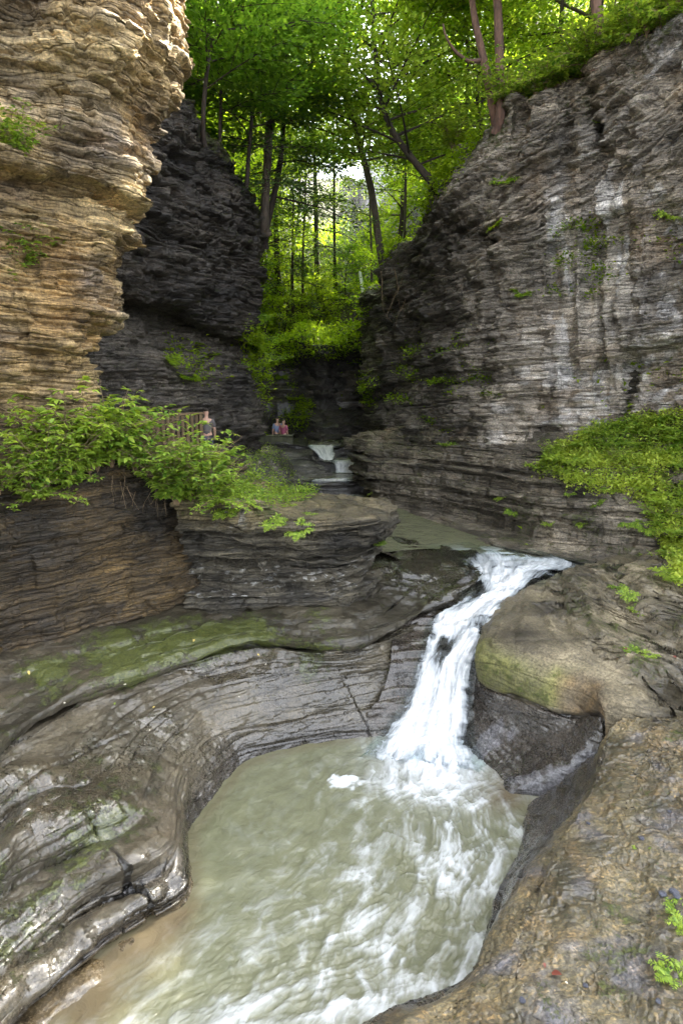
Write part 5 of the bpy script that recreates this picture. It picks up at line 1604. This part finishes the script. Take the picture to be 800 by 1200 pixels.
# green bank on the right: one mass of leaves
kt = [k for k, (n, P) in enumerate(SURF) if n == 'rock_terrace'][1]
poly = [(622, 552), (650, 532), (690, 508), (730, 496), (800, 484), (930, 478), (960, 640), (900, 720), (800, 690), (775, 655), (762, 620), (755, 590), (720, 582), (690, 578), (650, 562)]
SURF.append(('bank', SURF[kt][1]))
Cs, Ns = surf_points(kt, poly, 5600, seed=5)
kp = [k for k, (n, P) in enumerate(SURF) if n == 'rock_platform'][0]
Cs2, Ns2 = surf_points(kp, [(772, 600), (1000, 600), (1000, 730), (830, 720), (790, 690), (778, 650)], 700, seed=6)
Cs = np.concatenate([Cs, Cs2]); Ns = np.concatenate([Ns, Ns2])
keep = fbm(Cs[:, 0] * 1.1, Cs[:, 1] * 1.1, Cs[:, 2] * 1.1, 3, 711) > -.30
Cs, Ns = Cs[keep], Ns[keep]
m_ = 15
hh_ = (.10 + .22 * np.clip(.5 + fbm(Cs[:, 0] * 2, Cs[:, 1] * 2, Cs[:, 2] * 2, 2, 713), 0, 1))
C = np.repeat(Cs, m_, 0); hr = np.repeat(hh_, m_); n = len(C)
C = C + np.repeat(Ns, m_, 0) * (hr * rng.uniform(0, 1, n))[:, None] * .6 + np.array([0, 0, 1]) * (hr * rng.uniform(.1, 1, n))[:, None] + rng.normal(0, .05, (n, 3))
D = np.repeat(Ns, m_, 0) * .5 + rng.normal(0, .8, (n, 3)); D[:, 2] = D[:, 2] * .4 - .1
V, Fc, t = leaf_cloud(C, D, rng.uniform(.045, .11, n), 1.2, .12, rng, .6)
t = np.clip(t + .1 + .7 * np.repeat(fbm(C[:, 0] * .8, C[:, 1] * .8, C[:, 2] * .8, 2, 715), 4), 0, 1)
me = poly_mesh('ground_cover', V, Fc, None, M_BANK, t)
tag(link('ground_cover', me), 'bright yellow green plants blanketing the bank at the right edge', 'ground cover', None, 'stuff')

bp = [(630, 548), (646, 532), (664, 540), (672, 520), (690, 530), (698, 508), (715, 520), (722, 540), (735, 500), (742, 522), (752, 545), (760, 505), (768, 530), (775, 560), (780, 590), (785, 620), (788, 650), (792, 515), (795, 545), (796, 575), (770, 492), (798, 605), (797, 640), (790, 675), (772, 578), (776, 605)]
for j, (px, py) in enumerate(bp):
    h = first_hit(px, py + 4)
    if h is None: continue
    if j % 3 == 1: shrub([3, 2][j % 2], h[0], rng.uniform(0, 6.28), rng.uniform(.65, .95), f'leafy plant standing out of the right green bank, {pos_words[j]} from its tip', 'plants standing out of the right bank')
    else: fern(0, h[0] + np.array([0, 0, .05]), rng.uniform(0, 6.28), rng.uniform(1.3, 2.0), f'feathery fern standing out of the right green bank, {pos_words[j]} from its tip', 'plants standing out of the right bank')

# green spilling down over the headwall
kc = [k for k, (n, P) in enumerate(SURF) if n == 'cliff'][3]
parts_ = [surf_points(kc, [(296, 370), (430, 370), (428, 405), (400, 418), (350, 418), (340, 450), (328, 475), (300, 470)], 900, seed=12)]
for k_, pol_, n_ in ((5, [(284, 385), (314, 385), (330, 430), (352, 480), (350, 506), (322, 500), (300, 455), (288, 430)], 260), (5, [(195, 405), (235, 410), (262, 440), (250, 455), (205, 440)], 50),
                     (kc, [(300, 455), (345, 445), (365, 480), (360, 505), (315, 500)], 200), (6, [(420, 440), (445, 445), (440, 480), (415, 470)], 60), (6, [(500, 215), (520, 200), (560, 160), (560, 170), (500, 250), (440, 320), (432, 310)], 170)):
    parts_.append(surf_points(k_, pol_, n_, seed=13 + n_))
Cs = np.concatenate([p_[0] for p_ in parts_]); Ns = np.concatenate([p_[1] for p_ in parts_])
if len(Cs):
    C = np.repeat(Cs, 13, 0); n = len(C)
    C = C + rng.normal(0, .16, (n, 3)) + np.array([0, -.15, .1]); D = np.repeat(Ns, 13, 0) * .4 + rng.normal(0, .8, (n, 3)); D[:, 2] *= .4
    V, Fc, t = leaf_cloud(C, D, rng.uniform(.08, .18, n), 1.0, .12, rng, .6)
    tag(link('undergrowth', poly_mesh('undergrowth', V, Fc, None, M_LEAF, t)), 'ferns and brush spilling down the rocks around the far gap', 'undergrowth', None, 'stuff')

# low greenery spilling over the terrace left of the stream, another mass
Cs, Ns = surf_points(3, [(232, 500), (262, 505), (300, 515), (345, 530), (352, 560), (330, 572), (290, 566), (255, 560), (240, 540)], 420, .3, seed=8)
Cs3, Ns3 = surf_points(2, [(262, 575), (300, 560), (345, 566), (372, 580), (350, 590), (300, 596), (268, 596)], 260, seed=9)
Cs = np.concatenate([Cs, Cs3]); Ns = np.concatenate([Ns, Ns3]); m_ = 14
C = np.repeat(Cs, m_, 0); n = len(C)
if n:
    C = C + rng.normal(0, .07, (n, 3)) + np.array([0, 0, 1]) * rng.uniform(0, .16, n)[:, None]
    D = rng.normal(0, .8, (n, 3)); D[:, 2] *= .3
    V, Fc, t = leaf_cloud(C, D, rng.uniform(.04, .09, n), 1.0, .12, rng, .55)
    tag(link('ground_cover', poly_mesh('ground_cover', V, Fc, None, M_FRESH, t)), 'low greenery spread over the terrace and outcrop top left of the stream', 'ground cover', None, 'stuff')


# bare roots and twigs
def twigs(px, py, n, L, spread, label, down=1.6, seed=0, rad=.005):
    h = first_hit(px, py)
    if h is None: return
    r = np.random.RandomState(seed); tb = Tubes()
    for k in range(n):
        p = h[0] + h[1] * .05 + r.normal(0, spread, 3) * [1, .4, .3]
        d = np.array([r.normal(0, .6), -.4, -down]) + h[1] * .3; d /= np.linalg.norm(d)
        pts = [p]
        for s in range(9):
            d = d + r.normal(0, .15, 3); d[2] -= .12; d /= np.linalg.norm(d)
            pts.append(pts[-1] + d * L / 9)
        tb.add(np.array(pts) - h[0], rad, rad * .3, 4)
        for q in range(2):
            j_ = r.randint(2, 7); d2 = d + r.normal(0, .6, 3); d2 /= np.linalg.norm(d2)
            b = pts[j_]; tb.add(np.array([b, b + d2 * L * .15, b + d2 * L * .3 + [0, 0, -.05]]) - h[0], rad * .5, rad * .2, 3)
    o = link('hanging_roots', tb.mesh('hanging_roots', M_TWIG)); o.location = h[0]
    tag(o, label, 'roots', None)


twigs(470, 318, 7, 2.2, .5, 'tangle of bare roots hanging down the dark right corner', seed=3, rad=.016, down=2.2)
twigs(140, 562, 5, .5, .2, 'thin bare roots hanging below the middle of the left bank', seed=4)
twigs(180, 565, 6, .7, .2, 'bare roots hanging below the right part of the left bank', seed=5)
twigs(230, 565, 5, .5, .15, 'dry twigs hanging near the corner of the brown wall', seed=6)
twigs(650, 78, 8, 1.2, .5, 'dry roots hanging from the soil at the top of the right cliff', seed=7, rad=.012)
twigs(775, 690, 3, .5, .1, 'bare twig below the right green bank', seed=8)

# fallen leaves and dark pebbles
M_FALLEN = simple_mat('fallen_leaf_yellow', (0.55, 0.42, 0.12), .7, 0, 9, (0.4, 0.3, .08))
M_FALLEN_R = simple_mat('fallen_leaf_red', (0.20, 0.05, 0.03), .6, 0, 9, (0.12, 0.03, .02))
M_FALLEN_P = simple_mat('fallen_leaf_pale', (0.62, 0.58, 0.48), .7, 0, 9, (0.45, 0.4, .3))
M_PEBBLE = simple_mat('dark_pebble', (0.07, 0.075, 0.10), .35, 0.01, 9, (0.03, 0.032, .045))


def flat_leaf(mat, sz):
    V, (q, t3), t = leaf_cloud(np.zeros((1, 3)), np.array([[1.0, 0, 0]]), np.array([sz]), 6, .06, np.random.RandomState(3), .6, full=True)
    return poly_mesh('fallen_leaf', V, q, t3, mat, t)


LV_ = {'y': flat_leaf(M_FALLEN, .07), 'r': flat_leaf(M_FALLEN_R, .085), 'p': flat_leaf(M_FALLEN_P, .06), 'g': flat_leaf(M_FRESH, .06)}
for px, py, k, sc, lab in [
    (645, 1140, 'r', 1.2, 'dark red fallen leaf at the bottom of the near shelf'), (637, 1128, 'r', .5, 'tiny red leaf beside the bigger red one on the near shelf'), (757, 995, 'g', .6, 'tiny green leaf at the top of the near shelf'),
    (662, 1150, 'p', .5, 'tiny pale leaf right of the red one'), (135, 705 + 117, 'g', .9, 'small green leaf on the grey bench'), (18, 863, 'g', 1.4, 'yellow green leaf in the lower bench crack at the left edge'),
    (150, 800, 'p', .9, 'pale fallen leaf on the mossy rim of the bench'), (76, 825, 'p', .7, 'pale leaf on the left bench'), (183, 826, 'y', .8, 'yellow leaf on the grey bench'), (230, 747, 'y', 1.0, 'yellow leaf on the moss near the brown wall'),
    (303, 764, 'y', .8, 'orange leaf at the bench crack'), (312, 778, 'p', .7, 'pale leaf just below the bench crack'), (34, 786, 'y', 1.1, 'long yellow leaf near the foot of the brown wall'), (280, 815, 'p', .5, 'white speck of leaf on the bowl slope'),
    (735, 760, 'r', .8, 'reddish leaf on the right platform'), (792, 768, 'r', .7, 'rusty leaf at the right edge of the platform')]:
    h = first_hit(px, py)
    if h is None: continue
    o = link('fallen_leaf', LV_[k]); o.location = h[0] + h[1] * .012
    q = Vector((0, 0, 1)).rotation_difference(Vector(h[1])) @ Quaternion((0, 0, 1), rng.uniform(0, 6.28))
    o.rotation_euler = q.to_euler(); o.scale = (sc,) * 3
    tag(o, lab, 'leaf', 'fallen leaves on the rock')


def pebble_mesh(seed):
    import bmesh
    bm = bmesh.new(); bmesh.ops.create_icosphere(bm, subdivisions=2, radius=1)
    r = np.random.RandomState(seed)
    for v in bm.verts:
        n_ = float(vn(np.array([v.co.x * 1.3 + seed]), np.array([v.co.y * 1.3]), np.array([v.co.z * 1.3]), seed)[0])
        v.co *= 1 + .3 * n_; v.co.z *= .45
    me = bpy.data.meshes.new('pebble'); bm.to_mesh(me); bm.free(); me.materials.append(M_PEBBLE)
    return me


PB = [pebble_mesh(2), pebble_mesh(5)]
for j, (px, py, s_, lab) in enumerate([(775, 1047, .035, 'dark blue pebble, left of the cluster at the right edge of the shelf'), (788, 1043, .04, 'largest dark pebble of the cluster at the right edge of the shelf'), (793, 1050, .03, 'lowest dark pebble of the cluster at the right edge'),
                                  (750, 981, .03, 'dark pebble at the top of the near shelf'), (690, 963, .022, 'small dark pebble near the upper rim of the shelf'), (770, 1172, .022, 'small dark pebble at the bottom right corner'),
                                  (684, 1155, .02, 'small dark pebble near the bottom of the shelf'), (783, 950, .022, 'dark pebble at the upper right of the shelf'), (611, 1172, .025, 'brown dark pebble low on the shelf near the water')]):
    h = first_hit(px, py)
    if h is None: continue
    o = link('pebble', PB[j % 2]); o.location = h[0] + h[1] * .01; o.rotation_euler = (0, 0, j * 1.3); o.scale = (s_,) * 3
    tag(o, lab, 'pebble', 'dark pebbles on the near shelf')

# ------------------------------------------------------------------ path furniture and people
M_WOOD = simple_mat('weathered_wood', (0.13, 0.085, 0.045), .8, .005, 10, (0.06, 0.04, 0.02))
M_WALLST = simple_mat('mossy_stone', (0.10, 0.105, 0.06), .9, .03, 4, (0.03, 0.03, 0.022))


def box_mesh(name, boxes, mat, bev=.006):
    import bmesh
    bm = bmesh.new()
    for (c, s, rz) in boxes:
        g = bmesh.ops.create_cube(bm, size=1)
        bmesh.ops.scale(bm, vec=s, verts=g['verts']); bmesh.ops.rotate(bm, cent=(0, 0, 0), matrix=Matrix.Rotation(rz, 3, 'Z'), verts=g['verts'])
        bmesh.ops.translate(bm, vec=c, verts=g['verts'])
    bmesh.ops.bevel(bm, geom=list(bm.edges), offset=bev, segments=1, affect='EDGES')
    me = bpy.data.meshes.new(name); bm.to_mesh(me); bm.free(); me.materials.append(mat)
    return me


a = Dy(160, 476, 13.6); b = Dy(236, 480, 15.6); a[2] = b[2] = 0
L_ = np.linalg.norm(b - a); ang = math.atan2(b[1] - a[1], b[0] - a[0]); top = Dy(200, 477, 14.6)[2]
fe = root_at('wooden_fence', (a[0], a[1], top - 1.25), 'tan wooden board fence half hidden behind the leafy bank on the left path', 'fence')
fe.rotation_euler = (0, 0, ang)
link('rail', box_mesh('rail', [((L_ / 2, 0, 1.07), (L_ + .1, .10, .06), 0)], M_WOOD), fe)
link('rail', box_mesh('rail', [((L_ / 2, 0, .18), (L_ + .1, .05, .09), 0)], M_WOOD), fe)
for t in (0, .5, 1):
    link('post', box_mesh('post', [((L_ * t, 0.06, .55), (.11, .11, 1.1), 0)], M_WOOD), fe)
for k in range(13):
    link('board', box_mesh('board', [((.08 + k * (L_ - .16) / 12, -.035, .60), (.105, .022, .86), 0)], M_WOOD), fe)

a = Dy(280, 509, 27.2); b = Dy(344, 513, 27.8)
wl = link('stone_wall', box_mesh('stone_wall', [((0, 0, -.55), (abs(b[0] - a[0]), .45, 1.1), 0), ((0, -.02, .03), (abs(b[0] - a[0]) + .06, .56, .07), 0)], M_WALLST, .03))
wl.location = ((a[0] + b[0]) / 2, 27.4, (a[2] + b[2]) / 2)
tag(wl, 'low mossy stone parapet in front of the two walkers', 'wall')
PATHZ = wl.location.z - .95


def skin_mat(n, c, rough=.7): return simple_mat(n, c, rough, 0, 8, tuple(x * .85 for x in c))


M_SKIN = skin_mat('skin', (.50, .30, .22), .5)
M_HAIR = skin_mat('dark_hair', (.03, .02, .015), .6)
M_PINK = skin_mat('pink_cloth', (.40, .10, .17)); M_BLUE = skin_mat('blue_cloth', (.22, .27, .42)); M_GREYC = skin_mat('grey_cloth', (.10, .09, .09)); M_TROU = skin_mat('dark_trousers', (.05, .055, .08))


def skin_obj(name, verts, edges, radii, mat, parent, rootv=0, sub=1):
    me = bpy.data.meshes.new(name); me.from_pydata([tuple(v) for v in verts], edges, [])
    o = bpy.data.objects.new(name, me); col.objects.link(o)
    md = o.modifiers.new('skin', 'SKIN'); me.skin_vertices[0]  # layer made by the modifier
    for i, r_ in enumerate(radii):
        r_ = r_ if isinstance(r_, tuple) else (r_, r_)
        me.skin_vertices[0].data[i].radius = r_; me.skin_vertices[0].data[i].use_root = (i == rootv)
    s2 = o.modifiers.new('sub', 'SUBSURF'); s2.levels = sub; s2.render_levels = sub
    dg = bpy.context.evaluated_depsgraph_get()
    m2 = bpy.data.meshes.new_from_object(o.evaluated_get(dg)); m2.name = name
    bpy.data.objects.remove(o)
    m2.materials.clear(); m2.materials.append(mat)
    for p_ in m2.polygons: p_.use_smooth = True
    r = bpy.data.objects.new(name, m2); col.objects.link(r); r.parent = parent
    return r


def person(loc, rz, h, shirt, label, stride=.1):
    o = root_at('person', loc, label, 'person', 'walkers on the path'); o.rotation_euler = (0, 0, rz); o.scale = (h / 1.75,) * 3
    V = [(0, 0, .95), (0, 0, 1.15), (0, 0, 1.38), (0, 0, 1.50), (0, -.01, 1.58), (0, -.02, 1.67), (0, -.01, 1.74),
         (.17, 0, 1.42), (.23, .02, 1.14), (.22, -.10, .92), (.22, -.15, .83), (-.17, 0, 1.42), (-.23, .02, 1.14), (-.22, -.10, .92), (-.22, -.15, .83),
         (.10, 0, .90), (.11, -stride, .50), (.11, -stride + .03, .08), (.12, -stride - .14, .04), (-.10, 0, .90), (-.11, stride, .50), (-.11, stride + .08, .08), (-.12, stride - .08, .04)]
    E = [(0, 1), (1, 2), (2, 3), (3, 4), (4, 5), (5, 6), (2, 7), (7, 8), (8, 9), (9, 10), (2, 11), (11, 12), (12, 13), (13, 14), (0, 15), (15, 16), (16, 17), (17, 18), (0, 19), (19, 20), (20, 21), (21, 22)]
    Rr = [(.13, .10), (.13, .09), (.14, .09), .05, (.07, .08), (.085, .10), .06, .055, .042, .034, .03, .055, .042, .034, .03, .085, .06, .045, .04, .085, .06, .045, .04]
    skin_obj('body', V, E, Rr, M_SKIN, o)
    sv = [(0, 0, .93), (0, 0, 1.15), (0, 0, 1.40), (.18, 0, 1.42), (.235, .02, 1.18), (-.18, 0, 1.42), (-.235, .02, 1.18)]
    skin_obj('shirt', sv, [(0, 1), (1, 2), (2, 3), (3, 4), (2, 5), (5, 6)], [(.16, .125), (.15, .11), (.155, .105), .068, .062, .068, .062], shirt, o)
    tv_ = [(0, 0, .97), (.10, 0, .88), (.11, -stride, .50), (.11, -stride + .03, .14), (-.10, 0, .88), (-.11, stride, .50), (-.11, stride + .08, .14)]
    skin_obj('trousers', tv_, [(0, 1), (1, 2), (2, 3), (0, 4), (4, 5), (5, 6)], [(.15, .12), .10, .075, .06, .10, .075, .06], M_TROU, o)
    skin_obj('hair', [(0, .02, 1.66), (0, .015, 1.76)], [(0, 1)], [(.095, .105), (.08, .09)], M_HAIR, o)
    return o


p1 = Dy(332, 493, 28.6); p2 = Dy(325, 491, 29.0)
person((p1[0], p1[1], PATHZ), 2.6, 1.66, M_PINK, 'walker in a pink top behind the stone parapet')
person((p2[0], p2[1], PATHZ), 3.5, 1.74, M_BLUE, 'walker in a pale blue top left of the one in pink')
p3 = Dy(241, 470, 17.5)
person((p3[0], p3[1], p3[2] - 1.92), 3.3, 1.7, M_GREYC, 'walker whose head shows just past the end of the wooden fence')
# a fern-like railing chain is too small to show; thin far waterfall threads
def thread(pts, w, name, label, seed):
    L_ = np.array([Dy(p[0] - w[i], p[1], p[2]) for i, p in enumerate(pts)]); R_ = np.array([Dy(p[0] + w[i], p[1], p[2]) for i, p in enumerate(pts)])
    fall(name, L_, R_, 40, 80, .0, label, lambda TU, TV: .15 + 0 * TU, .03, seed, (0, .33, .66, 1))


thread([(422, 318, 37.5), (424, 335, 37.0), (428, 352, 36.6)], [2, 3, 3.5], 'waterfall_thread', 'thin pale waterfall thread high at the head of the gorge', 61)
thread([(431, 372, 33.6), (433, 390, 33.2), (440, 405, 32.9)], [4, 5, 5], 'waterfall_thread', 'lower stretch of the thin waterfall beside the dark right corner', 62)
thread([(430, 418, 30.6), (434, 424, 30.3), (436, 431, 30.2)], [5, 5, 5], 'waterfall_thread', 'short lowest stretch of the thin waterfall', 63)
# ------------------------------------------------------------------ light
w = bpy.data.worlds.new("World"); scene.world = w; w.use_nodes = True
nt = w.node_tree
bg = nt.nodes['Background']
sky = nt.nodes.new('ShaderNodeTexSky'); sky.sky_type = 'NISHITA'; sky.sun_disc = False
SUN_EL, SUN_AZ = R(50), R(50)      # azimuth measured from +Y towards +X
sky.sun_elevation = SUN_EL; sky.sun_rotation = SUN_AZ
sky.air_density = 1.0; sky.dust_density = 2.0
hs = nt.nodes.new("ShaderNodeHueSaturation"); hs.inputs["Saturation"].default_value = 0.25; nt.links.new(sky.outputs[0], hs.inputs["Color"]); nt.links.new(hs.outputs[0], bg.inputs[0]); bg.inputs[1].default_value = 0.15
sl = bpy.data.lights.new('sun', 'SUN'); sl.energy = 5.0; sl.angle = R(0.6); sl.color = (1.0, 0.93, 0.80)
so = bpy.data.objects.new('sun', sl); col.objects.link(so)
d = Vector((math.sin(SUN_AZ) * math.cos(SUN_EL), math.cos(SUN_AZ) * math.cos(SUN_EL), math.sin(SUN_EL)))
so.rotation_euler = d.to_track_quat('Z', 'Y').to_euler(); so.location = (-20, 20, 40)
vs = scene.view_settings
vs.view_transform = 'Standard'; vs.look = 'None'; vs.exposure = 3.15; vs.gamma = 1; vs.use_curve_mapping = False
scene.cycles.max_bounces = 6; scene.cycles.diffuse_bounces = 4; scene.cycles.transparent_max_bounces = 8
scene.cycles.use_adaptive_sampling = True; scene.cycles.adaptive_threshold = 0.03
scene.cycles.transmission_bounces = 4
scene.cycles.use_denoising = True
